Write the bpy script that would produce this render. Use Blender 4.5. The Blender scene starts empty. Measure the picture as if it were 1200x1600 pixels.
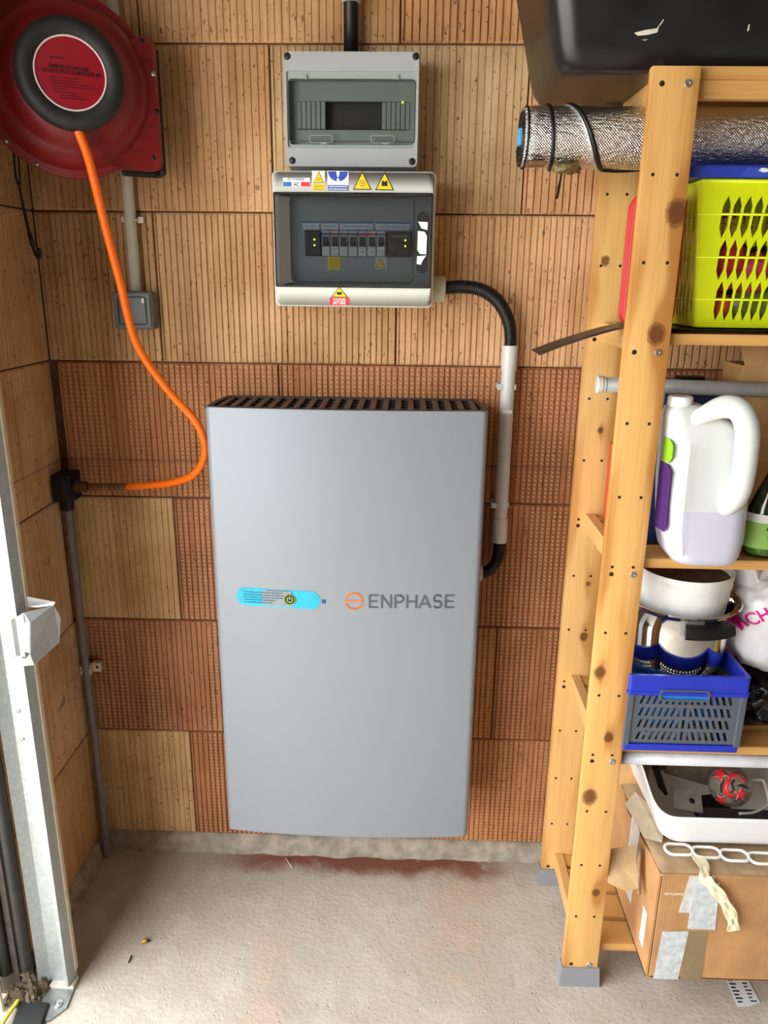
import bpy, bmesh, math, random
from mathutils import Vector, Matrix, noise
random.seed(7)
S = bpy.context.scene
COL = S.collection
PI = math.pi

# ------------------------------------------------------------------ camera
def make_camera():
    p, y, r = -0.2940, 0.0280, 0.0111
    f = Vector((-math.sin(y) * math.cos(p), math.cos(y) * math.cos(p), math.sin(p)))
    rt = Vector((math.cos(y), math.sin(y), 0))
    up = rt.cross(f)
    rt2 = math.cos(r) * rt + math.sin(r) * up
    up2 = -math.sin(r) * rt + math.cos(r) * up
    cd = bpy.data.cameras.new('camera')
    cd.sensor_fit = 'VERTICAL'
    cd.sensor_height = 36.0
    cd.lens = 36.0 * 1200.0 / 1600.0
    cd.clip_start = 0.02
    co = bpy.data.objects.new('camera', cd)
    m = Matrix((rt2, up2, -f)).transposed().to_4x4()
    m.translation = Vector((0.1168, -1.6552, 1.4313))
    co.matrix_world = m
    COL.objects.link(co)
    S.camera = co
make_camera()

# ------------------------------------------------------------------ world and light
W = bpy.data.worlds.new('overcast_sky')
S.world = W
W.use_nodes = True
bg = W.node_tree.nodes['Background']
bg.inputs['Color'].default_value = (0.93, 0.965, 1.0, 1)
bg.inputs['Strength'].default_value = 5.0

def area(name, loc, rot, sx, sy, energy, color=(1, 1, 1), portal=False):
    l = bpy.data.lights.new(name, 'AREA')
    l.shape = 'RECTANGLE'
    l.size, l.size_y, l.energy, l.color = sx, sy, energy, color
    if portal:
        l.cycles.is_portal = True
    o = bpy.data.objects.new(name, l)
    o.location = loc
    o.rotation_euler = rot
    COL.objects.link(o)
    return o
# daylight through the open garage door on the left (the opening itself is the portal)
DOOR_Y0, DOOR_Y1, DOOR_Z = -0.46, -3.1, 1.98
area('door_daylight', (-0.74, (DOOR_Y0 + DOOR_Y1) / 2, DOOR_Z / 2), (0, -PI / 2, 0), DOOR_Z, DOOR_Y0 - DOOR_Y1, 1.0, portal=True)

S.view_settings.view_transform = 'Standard'
S.view_settings.look = 'None'
S.view_settings.gamma = 1.0
S.view_settings.use_curve_mapping = False
S.view_settings.exposure = 0.88

# ------------------------------------------------------------------ helpers: materials
def lin(c):
    return tuple(((x / 255) / 12.92 if x / 255 <= 0.04045 else ((x / 255 + 0.055) / 1.055) ** 2.4) for x in c[:3]) + (1,)

class NT:
    """small helper around a node tree"""
    def __init__(s, name):
        s.m = bpy.data.materials.new(name)
        s.m.use_nodes = True
        s.t = s.m.node_tree
        s.b = s.t.nodes['Principled BSDF']
        s.out = s.t.nodes['Material Output']
    def n(s, typ, **kw):
        nd = s.t.nodes.new(typ)
        for k, v in kw.items():
            setattr(nd, k, v)
        return nd
    def l(s, a, b):
        s.t.links.new(a, b)
    def val(s, inp, v):
        if hasattr(v, 'is_linked') or hasattr(v, 'links'):
            s.l(v, inp)
        else:
            inp.default_value = v
    def math(s, op, a, b=0.0, c=0.0, clamp=False):
        nd = s.n('ShaderNodeMath', operation=op, use_clamp=clamp)
        for i, v in enumerate((a, b, c)):
            s.val(nd.inputs[i], v)
        return nd.outputs[0]
    def mix(s, fac, a, b, mode='MIX'):
        nd = s.n('ShaderNodeMix', data_type='RGBA', blend_type=mode)
        s.val(nd.inputs[0], fac)
        s.val(nd.inputs[6], a)
        s.val(nd.inputs[7], b)
        return nd.outputs[2]
    def coord(s, kind='Object'):
        return s.n('ShaderNodeTexCoord').outputs[kind]
    def mapping(s, vec, scale=(1, 1, 1), loc=(0, 0, 0), rot=(0, 0, 0)):
        nd = s.n('ShaderNodeMapping')
        s.l(vec, nd.inputs[0])
        s.val(nd.inputs[1], loc)
        nd.inputs[2].default_value = rot
        nd.inputs[3].default_value = scale
        return nd.outputs[0]
    def noise(s, vec, scale, detail=3, rough=0.55):
        nd = s.n('ShaderNodeTexNoise')
        s.l(vec, nd.inputs['Vector'])
        nd.inputs['Scale'].default_value = scale
        nd.inputs['Detail'].default_value = detail
        nd.inputs['Roughness'].default_value = rough
        return nd.outputs[0]
    def ramp(s, fac, stops, interp='LINEAR'):
        nd = s.n('ShaderNodeValToRGB')
        nd.color_ramp.interpolation = interp
        s.l(fac, nd.inputs[0])
        el = nd.color_ramp.elements
        while len(el) < len(stops):
            el.new(0.5)
        for e, (p, c) in zip(el, stops):
            e.position = p
            e.color = c if len(c) == 4 else (c[0], c[1], c[2], 1)
        return nd.outputs[0]
    def step(s, v, a, b):
        nd = s.n('ShaderNodeMapRange', clamp=True)
        nd.interpolation_type = 'SMOOTHSTEP'
        s.val(nd.inputs[0], v)
        nd.inputs[1].default_value = a
        nd.inputs[2].default_value = b
        return nd.outputs[0]
    def bump(s, h, strength=0.3, dist=0.002, prev=None):
        nd = s.n('ShaderNodeBump')
        nd.inputs['Strength'].default_value = strength
        nd.inputs['Distance'].default_value = dist
        s.l(h, nd.inputs['Height'])
        if prev is not None:
            s.l(prev, nd.inputs['Normal'])
        return nd.outputs[0]
    def sep(s, v):
        nd = s.n('ShaderNodeSeparateXYZ')
        s.l(v, nd.inputs[0])
        return nd.outputs

MC = {}
def plain(name, c, rough=0.5, metal=0.0, var=0.06, scale=40, bump=0.0, bscale=200, emit=None, coat=0.0, trans=0.0, sss=0.0, spec=0.5):
    if name in MC:
        return MC[name]
    N = NT(name)
    v = N.coord()
    col = lin(c)
    if var > 0:
        nz = N.noise(v, scale, 4)
        lo = tuple(x * (1 - var * 2) for x in col[:3]) + (1,)
        hi = tuple(min(1, x * (1 + var * 2)) for x in col[:3]) + (1,)
        N.l(N.ramp(nz, [(0.3, lo), (0.7, hi)]), N.b.inputs['Base Color'])
    else:
        N.b.inputs['Base Color'].default_value = col
    N.b.inputs['Roughness'].default_value = rough
    N.b.inputs['Metallic'].default_value = metal
    N.b.inputs['Specular IOR Level'].default_value = spec
    if coat:
        N.b.inputs['Coat Weight'].default_value = coat
    if trans:
        N.b.inputs['Transmission Weight'].default_value = trans
    if sss:
        N.b.inputs['Subsurface Weight'].default_value = sss
        N.b.inputs['Subsurface Radius'].default_value = (0.02, 0.02, 0.02)
    if emit:
        N.b.inputs['Emission Color'].default_value = lin(c)
        N.b.inputs['Emission Strength'].default_value = emit
    if bump > 0:
        N.l(N.bump(N.noise(v, bscale, 4), bump, 0.002), N.b.inputs['Normal'])
    MC[name] = N.m
    return N.m

def mat_brick(name, dots):
    N = NT(name)
    oi = N.n('ShaderNodeObjectInfo')
    base = oi.outputs['Color']
    v0 = N.coord()
    off = N.math('MULTIPLY', oi.outputs['Random'], 37.0)
    cmb = N.n('ShaderNodeCombineXYZ')
    for i in range(3):
        N.l(off, cmb.inputs[i])
    va = N.n('ShaderNodeVectorMath', operation='ADD')
    N.l(v0, va.inputs[0]); N.l(cmb.outputs[0], va.inputs[1])
    v = va.outputs[0]
    big = N.noise(v, 6, 4)
    streak = N.noise(N.mapping(v, (70, 70, 3)), 1.0, 3)
    fine = N.noise(v, 160, 3)
    c = N.mix(N.step(big, 0.35, 0.7), base, N.mix(1.0, base, (0.76, 0.70, 0.62, 1), 'MULTIPLY'))
    c = N.mix(N.math('MULTIPLY', N.step(streak, 0.42, 0.68), 0.6), c, N.mix(1.0, c, (0.74, 0.64, 0.54, 1), 'MULTIPLY'))
    c = N.mix(N.math('MULTIPLY', N.step(fine, 0.5, 0.75), 0.5), c, N.mix(1.0, c, (1.22, 1.2, 1.18, 1), 'MULTIPLY'))
    # small dark pits and grey cement flecks
    pit = N.noise(N.mapping(v, (1, 1, 0.6)), 150, 2)
    pitm = N.step(pit, 0.655, 0.69)
    c = N.mix(N.math('MULTIPLY', pitm, 0.7), c, lin((84, 54, 34)))
    fl = N.step(N.noise(N.mapping(v, (1, 1, 0.6), loc=(3, 1, 5)), 22, 2), 0.73, 0.755)
    c = N.mix(N.math('MULTIPLY', fl, 0.0 if dots else 0.75), c, lin((122, 112, 92)))
    h = N.math('SUBTRACT', fine, N.math('MULTIPLY', pitm, 1.2))
    if dots:
        uv = N.n('ShaderNodeUVMap')
        uv.uv_map = 'rib'
        sx = N.sep(uv.outputs[0])                      # x: rib count across the block, y: height in metres
        fr = N.math('FRACT', sx[0])
        a = N.math('SUBTRACT', 1.0, N.math('MULTIPLY', N.math('ABSOLUTE', N.math('SUBTRACT', fr, 0.5)), 2.0))
        b = N.math('SINE', N.math('ADD', N.math('MULTIPLY', sx[1], 2 * PI / 0.0095), N.math('MULTIPLY', fr, 3.6)))
        d = N.math('MULTIPLY', N.math('MULTIPLY', a, 2.0), N.math('ADD', b, 1.0))
        msk = N.step(N.noise(N.mapping(v, (16, 16, 2.0)), 1.0, 2), 0.36, 0.50)
        dm = N.math('MULTIPLY', N.step(d, 1.5, 2.8), msk)
        c = N.mix(N.math('MULTIPLY', dm, 0.5), c, lin((226, 188, 148)))
        h = N.math('ADD', h, N.math('MULTIPLY', dm, 1.2))
    N.l(c, N.b.inputs['Base Color'])
    N.b.inputs['Roughness'].default_value = 0.88
    N.b.inputs['Specular IOR Level'].default_value = 0.25
    N.l(N.bump(h, 0.55, 0.0015), N.b.inputs['Normal'])
    return N.m

def mat_wood(name, c1, c2, knots=(), along='z'):
    N = NT(name)
    v = N.coord()
    rot = {'z': (0, 0, 0), 'x': (0, PI / 2, 0), 'y': (PI / 2, 0, 0)}[along]
    vv = N.mapping(v, rot=rot)
    s = N.sep(v)
    warp = N.noise(N.mapping(vv, (4, 4, 0.8)), 3.0, 2)
    xy = N.sep(vv)
    q = N.math('ADD', N.math('MULTIPLY', xy[0], 62.0), N.math('MULTIPLY', warp, 9.0))
    masks = None
    for (kx, kz, kr) in knots:
        dx = N.math('SUBTRACT', s[0], kx)
        dz = N.math('MULTIPLY', N.math('SUBTRACT', s[2], kz), 0.82)
        d = N.math('SQRT', N.math('ADD', N.math('MULTIPLY', dx, dx), N.math('MULTIPLY', dz, dz)))
        wig = N.math('MULTIPLY', N.math('SUBTRACT', N.noise(v, 120, 2), 0.5), kr * 0.5)
        d = N.math('DIVIDE', N.math('ADD', d, wig), kr)
        # grain flows round the knot: elongated influence
        dz2 = N.math('MULTIPLY', N.math('SUBTRACT', s[2], kz), 0.3)
        d2 = N.math('DIVIDE', N.math('ADD', N.math('MULTIPLY', dx, dx), N.math('MULTIPLY', dz2, dz2)), kr * kr * 2)
        g = N.math('DIVIDE', 1.6, N.math('ADD', d2, 0.5))
        q = N.math('ADD', q, g)
        k = N.math('SUBTRACT', 1.0, N.step(d, 0.75, 1.1))
        rim = N.math('MULTIPLY', N.math('SUBTRACT', 1.0, N.step(N.math('ABSOLUTE', N.math('SUBTRACT', d, 1.0)), 0.0, 0.25)), 0.6)
        k = N.math('MAXIMUM', N.math('MULTIPLY', k, 0.85), rim)
        masks = k if masks is None else N.math('MAXIMUM', masks, k)
    ring = N.math('ADD', N.math('MULTIPLY', N.math('SINE', q), 0.5), 0.5)
    ring = N.math('POWER', ring, 2.2)
    fib = N.noise(N.mapping(vv, (260, 260, 7)), 1.0, 3)
    f = N.math('ADD', N.math('MULTIPLY', ring, 0.6), N.math('MULTIPLY', fib, 0.5))
    c = N.ramp(f, [(0.2, lin(c1)), (0.75, lin(c2))])
    big = N.noise(N.mapping(vv, (6, 6, 1)), 1.5, 3)
    c = N.mix(N.math('MULTIPLY', N.step(big, 0.4, 0.75), 0.35), c, N.mix(1.0, c, (0.86, 0.74, 0.58, 1), 'MULTIPLY'))
    if masks is not None:
        kn = N.noise(v, 220, 3)
        c = N.mix(masks, c, N.mix(kn, lin((64, 28, 12)), lin((112, 60, 28))))
    N.l(c, N.b.inputs['Base Color'])
    N.b.inputs['Roughness'].default_value = 0.52
    N.b.inputs['Specular IOR Level'].default_value = 0.35
    N.l(N.bump(f, 0.12, 0.001), N.b.inputs['Normal'])
    return N.m

def mat_floor():
    N = NT('concrete_floor')
    v = N.coord('Object')
    s = N.sep(v)
    big = N.noise(v, 2.6, 5)
    mid = N.noise(v, 14, 4)
    fine = N.noise(v, 90, 4)
    grit = N.noise(v, 260, 3)
    c = N.ramp(big, [(0.3, lin((178, 167, 152))), (0.7, lin((198, 188, 174)))])
    c = N.mix(N.math('MULTIPLY', N.step(mid, 0.45, 0.7), 0.35), c, lin((214, 206, 194)))
    c = N.mix(N.math('MULTIPLY', N.step(fine, 0.55, 0.72), 0.35), c, lin((176, 166, 152)))
    c = N.mix(N.math('MULTIPLY', N.step(grit, 0.66, 0.72), 0.5), c, lin((112, 102, 90)))
    # brick dust swept along the foot of the wall, and two faint trails of it
    dn = N.noise(v, 9, 4)
    dy = N.math('ADD', s[1], N.math('MULTIPLY', N.math('SUBTRACT', dn, 0.5), 0.12))
    near = N.step(dy, -0.095, -0.035)
    fx = N.math('MULTIPLY', N.step(s[0], -0.42, -0.2), N.math('SUBTRACT', 1.0, N.step(s[0], 0.3, 0.44)))
    m1 = N.math('MULTIPLY', N.math('MULTIPLY', near, fx), N.step(mid, 0.15, 0.45))
    c = N.mix(N.math('MULTIPLY', m1, 0.92), c, lin((126, 70, 52)))
    def trail(x0, w, y0, y1, slope):
        xx = N.math('SUBTRACT', s[0], N.math('ADD', x0, N.math('MULTIPLY', s[1], slope)))
        xx = N.math('ADD', xx, N.math('MULTIPLY', N.math('SUBTRACT', dn, 0.5), 0.08))
        mm = N.math('SUBTRACT', 1.0, N.step(N.math('ABSOLUTE', xx), w * 0.35, w))
        yy = N.math('MULTIPLY', N.step(s[1], y0, y0 + 0.1), N.math('SUBTRACT', 1.0, N.step(s[1], y1 - 0.08, y1)))
        return N.math('MULTIPLY', N.math('MULTIPLY', mm, yy), N.step(mid, 0.3, 0.6))
    for a in ((0.29, 0.11, -0.45, -0.02, 0.15), (-0.16, 0.07, -0.75, -0.18, -0.02)):
        c = N.mix(N.math('MULTIPLY', trail(*a), 0.36), c, lin((200, 158, 136)))
    N.l(c, N.b.inputs['Base Color'])
    N.b.inputs['Roughness'].default_value = 0.9
    N.b.inputs['Specular IOR Level'].default_value = 0.2
    vo = N.n('ShaderNodeTexVoronoi')
    N.l(v, vo.inputs['Vector'])
    vo.inputs['Scale'].default_value = 75
    pits = N.math('SUBTRACT', 1.0, N.step(vo.outputs['Distance'], 0.05, 0.3))
    pits = N.math('MULTIPLY', pits, N.step(N.noise(v, 30, 2), 0.5, 0.62))
    h = N.math('ADD', N.math('MULTIPLY', fine, 1.0), N.math('ADD', N.math('MULTIPLY', mid, 1.6), N.math('MULTIPLY', grit, 0.4)))
    h = N.math('SUBTRACT', h, N.math('MULTIPLY', pits, 0.7))
    N.l(N.bump(h, 0.5, 0.003), N.b.inputs['Normal'])
    return N.m

def mat_glass(name, tint, refl=0.12):
    N = NT(name)
    tr = N.n('ShaderNodeBsdfTransparent')
    tr.inputs[0].default_value = lin(tint)
    gl = N.n('ShaderNodeBsdfGlossy')
    gl.inputs['Roughness'].default_value = 0.03
    fr = N.n('ShaderNodeFresnel')
    fr.inputs[0].default_value = 1.5
    f = N.math('ADD', fr.outputs[0], refl, clamp=True)
    mx = N.n('ShaderNodeMixShader')
    N.l(f, mx.inputs[0]); N.l(tr.outputs[0], mx.inputs[1]); N.l(gl.outputs[0], mx.inputs[2])
    N.l(mx.outputs[0], N.out.inputs[0])
    return N.m

def mat_foil(name, c, bscale, strength, rough=0.28, weave=True):
    N = NT(name)
    v = N.coord()
    big = N.noise(N.mapping(v, (1.0, 3, 3)), bscale, 4)
    h = big
    if weave:
        s = N.sep(v)
        w = N.math('MULTIPLY', N.math('SINE', N.math('MULTIPLY', s[0], 2 * PI / 0.0045)), N.math('SINE', N.math('MULTIPLY', s[2], 2 * PI / 0.0045)))
        h = N.math('ADD', big, N.math('MULTIPLY', w, 0.12))
    N.b.inputs['Base Color'].default_value = lin(c)
    N.b.inputs['Metallic'].default_value = 1.0
    N.b.inputs['Roughness'].default_value = rough
    N.l(N.bump(h, strength, 0.004), N.b.inputs['Normal'])
    return N.m

def mat_card(name, c, axis=0):
    N = NT(name)
    v = N.coord()
    s = N.sep(v)
    w = N.math('SINE', N.math('MULTIPLY', s[axis], 2 * PI / 0.007))
    nz = N.noise(v, 12, 4)
    col = lin(c)
    lo = tuple(x * 0.78 for x in col[:3]) + (1,)
    hi = tuple(min(1, x * 1.15) for x in col[:3]) + (1,)
    cc = N.ramp(nz, [(0.3, lo), (0.7, hi)])
    N.l(cc, N.b.inputs['Base Color'])
    N.b.inputs['Roughness'].default_value = 0.75
    N.l(N.bump(N.math('ADD', N.math('MULTIPLY', w, 0.15), nz), 0.18, 0.002), N.b.inputs['Normal'])
    return N.m

# ------------------------------------------------------------------ helpers: meshes
ORG = {}     # world origin of every parent, so parts can be written in room coordinates

class MB:
    def __init__(s):
        s.v, s.f, s.sm = [], [], []
    def add(s, vs, fs, smooth=False):
        o = len(s.v)
        s.v += [Vector(p) for p in vs]
        s.f += [tuple(i + o for i in f) for f in fs]
        s.sm += [smooth] * len(fs)
        return s
    def bm(s, b, smooth=False, mat=None):
        b.verts.index_update()
        vs = [(mat @ v.co) if mat else v.co.copy() for v in b.verts]
        s.add(vs, [[v.index for v in f.verts] for f in b.faces], smooth)
        b.free()
        return s
    def box(s, x0, x1, y0, y1, z0, z1, bev=0.0, seg=2, rot=None, smooth=False):
        b = bmesh.new()
        c = Vector(((x0 + x1) / 2, (y0 + y1) / 2, (z0 + z1) / 2))
        bmesh.ops.create_cube(b, size=1, matrix=Matrix.Diagonal((abs(x1 - x0), abs(y1 - y0), abs(z1 - z0), 1)))
        if bev > 0:
            bmesh.ops.bevel(b, geom=b.edges[:], offset=bev, segments=seg, profile=0.6, affect='EDGES')
        m = Matrix.Translation(c) @ (rot.to_4x4() if rot else Matrix.Identity(4))
        return s.bm(b, smooth, m)
    def cyl(s, p0, p1, r0, r1=None, seg=16, smooth=True, caps=True):
        r1 = r0 if r1 is None else r1
        return s.tube([p0, p1], [r0, r1], seg, caps=caps, smooth=smooth)
    def tube(s, pts, r, seg=10, caps=True, smooth=True, closed=False, flat=None):
        P = [Vector(p) for p in pts]
        n = len(P)
        R = r if isinstance(r, (list, tuple)) else [r] * n
        T = []
        for i in range(n):
            a = P[i - 1] if (i > 0 or closed) else P[i]
            b = P[(i + 1) % n] if (i < n - 1 or closed) else P[i]
            t = b - a
            if t.length < 1e-9:
                t = T[-1] if T else Vector((0, 0, 1))
            T.append(t.normalized())
        ref = Vector((0, 0, 1)) if abs(T[0].z) < 0.9 else Vector((1, 0, 0))
        N = (ref - T[0] * ref.dot(T[0])).normalized()
        vs = []
        for i in range(n):
            N = N - T[i] * N.dot(T[i])
            N.normalize()
            B = T[i].cross(N)
            for k in range(seg):
                a = 2 * PI * k / seg
                vs.append(P[i] + (N * math.cos(a) + B * math.sin(a) * (flat or 1.0)) * R[i])
        fs = []
        m = n if closed else n - 1
        for i in range(m):
            j = (i + 1) % n
            for k in range(seg):
                k2 = (k + 1) % seg
                fs.append((i * seg + k, i * seg + k2, j * seg + k2, j * seg + k))
        s.add(vs, fs, smooth)
        if caps and not closed:
            s.add(vs[:seg][::-1], [tuple(range(seg))])
            s.add(vs[-seg:], [tuple(range(seg))])
        return s
    def lathe(s, prof, c=(0, 0, 0), axis='z', seg=32, smooth=True, arc=None):
        c = Vector(c)
        ax = {'z': (Vector((1, 0, 0)), Vector((0, 1, 0)), Vector((0, 0, 1))),
              'x': (Vector((0, 1, 0)), Vector((0, 0, 1)), Vector((1, 0, 0))),
              'y': (Vector((0, 0, 1)), Vector((1, 0, 0)), Vector((0, 1, 0)))}[axis] if isinstance(axis, str) else axis
        vs = []
        for (r, h) in prof:
            for k in range(seg):
                a = 2 * PI * k / seg
                vs.append(c + ax[0] * (r * math.cos(a)) + ax[1] * (r * math.sin(a)) + ax[2] * h)
        fs = []
        for i in range(len(prof) - 1):
            for k in range(seg):
                k2 = (k + 1) % seg
                fs.append((i * seg + k, i * seg + k2, (i + 1) * seg + k2, (i + 1) * seg + k))
        return s.add(vs, fs, smooth)
    def loft(s, rings, caps=(True, True), smooth=True, closed=True):
        n = len(rings[0])
        vs = [p for r in rings for p in r]
        fs = []
        for i in range(len(rings) - 1):
            for k in range(n if closed else n - 1):
                k2 = (k + 1) % n
                fs.append((i * n + k, i * n + k2, (i + 1) * n + k2, (i + 1) * n + k))
        s.add(vs, fs, smooth)
        if caps[0]:
            s.add(rings[0][::-1], [tuple(range(n))])
        if caps[1]:
            s.add(rings[-1], [tuple(range(n))])
        return s
    def prism(s, poly, d0, d1, plane='xz', smooth=False):
        """poly of (a, b) in the given plane, extruded along the third axis"""
        def P(a, b, d):
            return {'xz': (a, d, b), 'xy': (a, b, d), 'yz': (d, a, b)}[plane]
        n = len(poly)
        vs = [P(a, b, d0) for a, b in poly] + [P(a, b, d1) for a, b in poly]
        fs = [tuple(range(n)), tuple(range(2 * n - 1, n - 1, -1))]
        fs += [(i, i + n, (i + 1) % n + n, (i + 1) % n) for i in range(n)]
        return s.add(vs, fs, smooth)
    def xform(s, fn):
        s.v = [Vector(fn(p)) for p in s.v]
        return s
    def build(s, name, mat, parent=None, fix=True, auto=None):
        o0 = ORG.get(parent.name, Vector()) if parent else Vector()
        lo = Vector([min(p[i] for p in s.v) for i in range(3)])
        hi = Vector([max(p[i] for p in s.v) for i in range(3)])
        c = (lo + hi) / 2
        me = bpy.data.meshes.new(name)
        me.from_pydata([p - c for p in s.v], [], s.f)
        me.polygons.foreach_set('use_smooth', s.sm)
        if fix:
            b = bmesh.new()
            b.from_mesh(me)
            bmesh.ops.remove_doubles(b, verts=b.verts, dist=1e-6)
            bmesh.ops.recalc_face_normals(b, faces=b.faces)
            b.to_mesh(me)
            b.free()
        if auto:
            me.set_sharp_from_angle(angle=math.radians(auto))
        me.materials.append(mat)
        o = bpy.data.objects.new(name, me)
        COL.objects.link(o)
        o.location = c - o0
        if parent:
            o.parent = parent
        ORG[o.name] = c
        return o

def thing(name, loc, label, cat, group=None):
    o = bpy.data.objects.new(name, None)
    o.empty_display_size = 0.02
    o.location = loc
    COL.objects.link(o)
    ORG[o.name] = Vector(loc)
    return tag(o, label, cat, group)
def tag(o, label=None, cat=None, group=None, kind=None):
    if label: o['label'] = label
    if cat: o['category'] = cat
    if group: o['group'] = group
    if kind: o['kind'] = kind
    return o
def struct(o):
    o['kind'] = 'structure'
    return o
def solid(o, t, off=0):
    m = o.modifiers.new('thickness', 'SOLIDIFY')
    m.thickness = t
    m.offset = off
    return o
def subsurf(o, n=2):
    m = o.modifiers.new('smooth', 'SUBSURF')
    m.levels = n
    m.render_levels = n
    return o

def spline(pts, n=8):
    P = [Vector(p) for p in pts]
    out = []
    for i in range(len(P) - 1):
        p0 = P[max(i - 1, 0)]; p1 = P[i]; p2 = P[i + 1]; p3 = P[min(i + 2, len(P) - 1)]
        for k in range(n):
            t = k / n
            out.append(0.5 * ((2 * p1) + (p2 - p0) * t + (2 * p0 - 5 * p1 + 4 * p2 - p3) * t * t + (3 * p1 - p0 - 3 * p2 + p3) * t ** 3))
    out.append(P[-1])
    return out
def resample(pts, step):
    out = [pts[0].copy()]
    acc = 0.0
    for a, b in zip(pts[:-1], pts[1:]):
        d = (b - a).length
        t = step - acc
        while t <= d:
            out.append(a.lerp(b, t / d))
            t += step
        acc = d - (t - step)
    return out
def rrect(x0, x1, y0, y1, r, n=5):
    """rounded rectangle, list of (a, b) counter-clockwise"""
    out = []
    for cx, cy, a0 in ((x1 - r, y1 - r, 0), (x0 + r, y1 - r, 90), (x0 + r, y0 + r, 180), (x1 - r, y0 + r, 270)):
        for k in range(n + 1):
            a = math.radians(a0 + 90 * k / n)
            out.append((cx + r * math.cos(a), cy + r * math.sin(a)))
    return out
def text(name, body, size, mat, parent, loc, width=None, rot=(PI / 2, 0, 0), ext=0.0002, align='CENTER'):
    cu = bpy.data.curves.new(name, 'FONT')
    cu.body = body
    cu.size = size
    cu.align_x = align
    cu.align_y = 'CENTER'
    cu.extrude = ext
    cu.offset = size * 0.018
    cu.resolution_u = 3
    tmp = bpy.data.objects.new(name + '_tmp', cu)
    COL.objects.link(tmp)
    dg = bpy.context.evaluated_depsgraph_get()
    me = bpy.data.meshes.new_from_object(tmp.evaluated_get(dg))
    bpy.data.objects.remove(tmp)
    if width:
        xs = [v.co.x for v in me.vertices]
        w = max(xs) - min(xs)
        k = width / w
        for v in me.vertices:
            v.co.x *= k
    me.materials.clear()
    me.materials.append(mat)
    o = bpy.data.objects.new(name, me)
    COL.objects.link(o)
    o0 = ORG.get(parent.name, Vector()) if parent else Vector()
    o.location = Vector(loc) - o0
    o.rotation_euler = rot
    o.parent = parent
    ORG[o.name] = Vector(loc)
    return o
def corrugated(m, pts, r, pitch=0.0042, depth=0.0022, seg=14):
    path = resample(spline(pts, 16), pitch / 4)
    rad = [r - (0, depth * 0.7, depth, depth * 0.7)[i % 4] for i in range(len(path))]
    m.tube(path, rad, seg)
    return m

# ================================================================== THE SETTING
XC = -0.655            # the corner: face of the left wall
ZB, HB = 0.05, 0.3016  # foot of the first course, course height
ROOM_X, ROOM_Y, ROOM_Z = 2.9, -4.2, 2.50

M_TAN = mat_brick('clay_block_tan', False)
M_RED = mat_brick('clay_block_red', True)
M_MORTAR = plain('dark_joint_mortar', (96, 70, 52), 0.95, var=0.15, bump=0.4)
M_CONC = plain('rough_concrete', (160, 149, 132), 0.95, var=0.16, scale=30, bump=0.9, bscale=140)
M_PLASTER = plain('grey_tan_plaster', (142, 132, 120), 0.9, var=0.05, scale=8)
M_FLOOR = mat_floor()

m = MB(); m.box(XC - 0.2, ROOM_X, ROOM_Y, 0.2, -0.1, 0.0)
floor = struct(m.build('floor', M_FLOOR))
# keep the floor shader in room coordinates: move the origin to the corner of the room
me = floor.data
off = floor.location.copy()
for v in me.vertices:
    v.co += off
floor.location = (0, 0, 0)

m = MB(); m.box(XC - 0.2, ROOM_X, ROOM_Y, 0.2, ROOM_Z, ROOM_Z + 0.1)
struct(m.build('ceiling', M_PLASTER))
m = MB(); m.box(ROOM_X, ROOM_X + 0.2, ROOM_Y, 0.2, 0, ROOM_Z)
struct(m.build('wall_right', M_PLASTER))
m = MB(); m.box(XC - 0.2, ROOM_X, ROOM_Y - 0.2, ROOM_Y, 0, ROOM_Z)
struct(m.build('wall_front', M_PLASTER))
m = MB(); m.box(XC - 0.2, ROOM_X, 0.004, 0.2, 0, ROOM_Z)
wall_back = struct(m.build('wall_back', M_MORTAR))
m = MB()
m.box(XC - 0.2, XC - 0.004, DOOR_Y0 + 0.02, 0.004, 0, ROOM_Z)              # pier beside the door
wall_left = struct(m.build('wall_left', plain('darkened_pier', (74, 64, 54), 0.95, var=0.2)))  # colour darkened to paint in the dark gap behind rail and springs
m = MB()
m.box(XC - 0.2, XC, DOOR_Y1, DOOR_Y0 + 0.02, DOOR_Z, ROOM_Z)        # lintel over the opening, unseen, set low to darken the upper left
m.box(XC - 0.2, XC, ROOM_Y, DOOR_Y1, 0, ROOM_Z)
struct(m.build('wall_left_front', M_PLASTER))
m = MB(); m.box(-14, XC - 0.2, -12, 10, -0.12, -0.02)
struct(m.build('ground', plain('driveway_gravel', (208, 200, 186), 0.95, var=0.1, scale=20)))

def block_profile(L, pitch, groove, depth, rnd):
    """front outline of a ribbed clay block along its length: (a, d); d < 0 stands proud"""
    out = [(0.0, 0.0), (0.0012, -depth)]
    e = min(0.0022, groove * 0.4)
    k = 0
    while True:
        a = pitch * (0.5 + k) + rnd.uniform(-0.05, 0.05) * pitch
        g = groove * rnd.uniform(0.75, 1.25)
        if a + g > L - 0.004:
            break
        out += [(a - g / 2, -depth), (a - g / 2 + e, 0.0), (a + g / 2 - e, 0.0), (a + g / 2, -depth)]
        k += 1
    out += [(L - 0.0012, -depth), (L, 0.0)]
    return out

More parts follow.
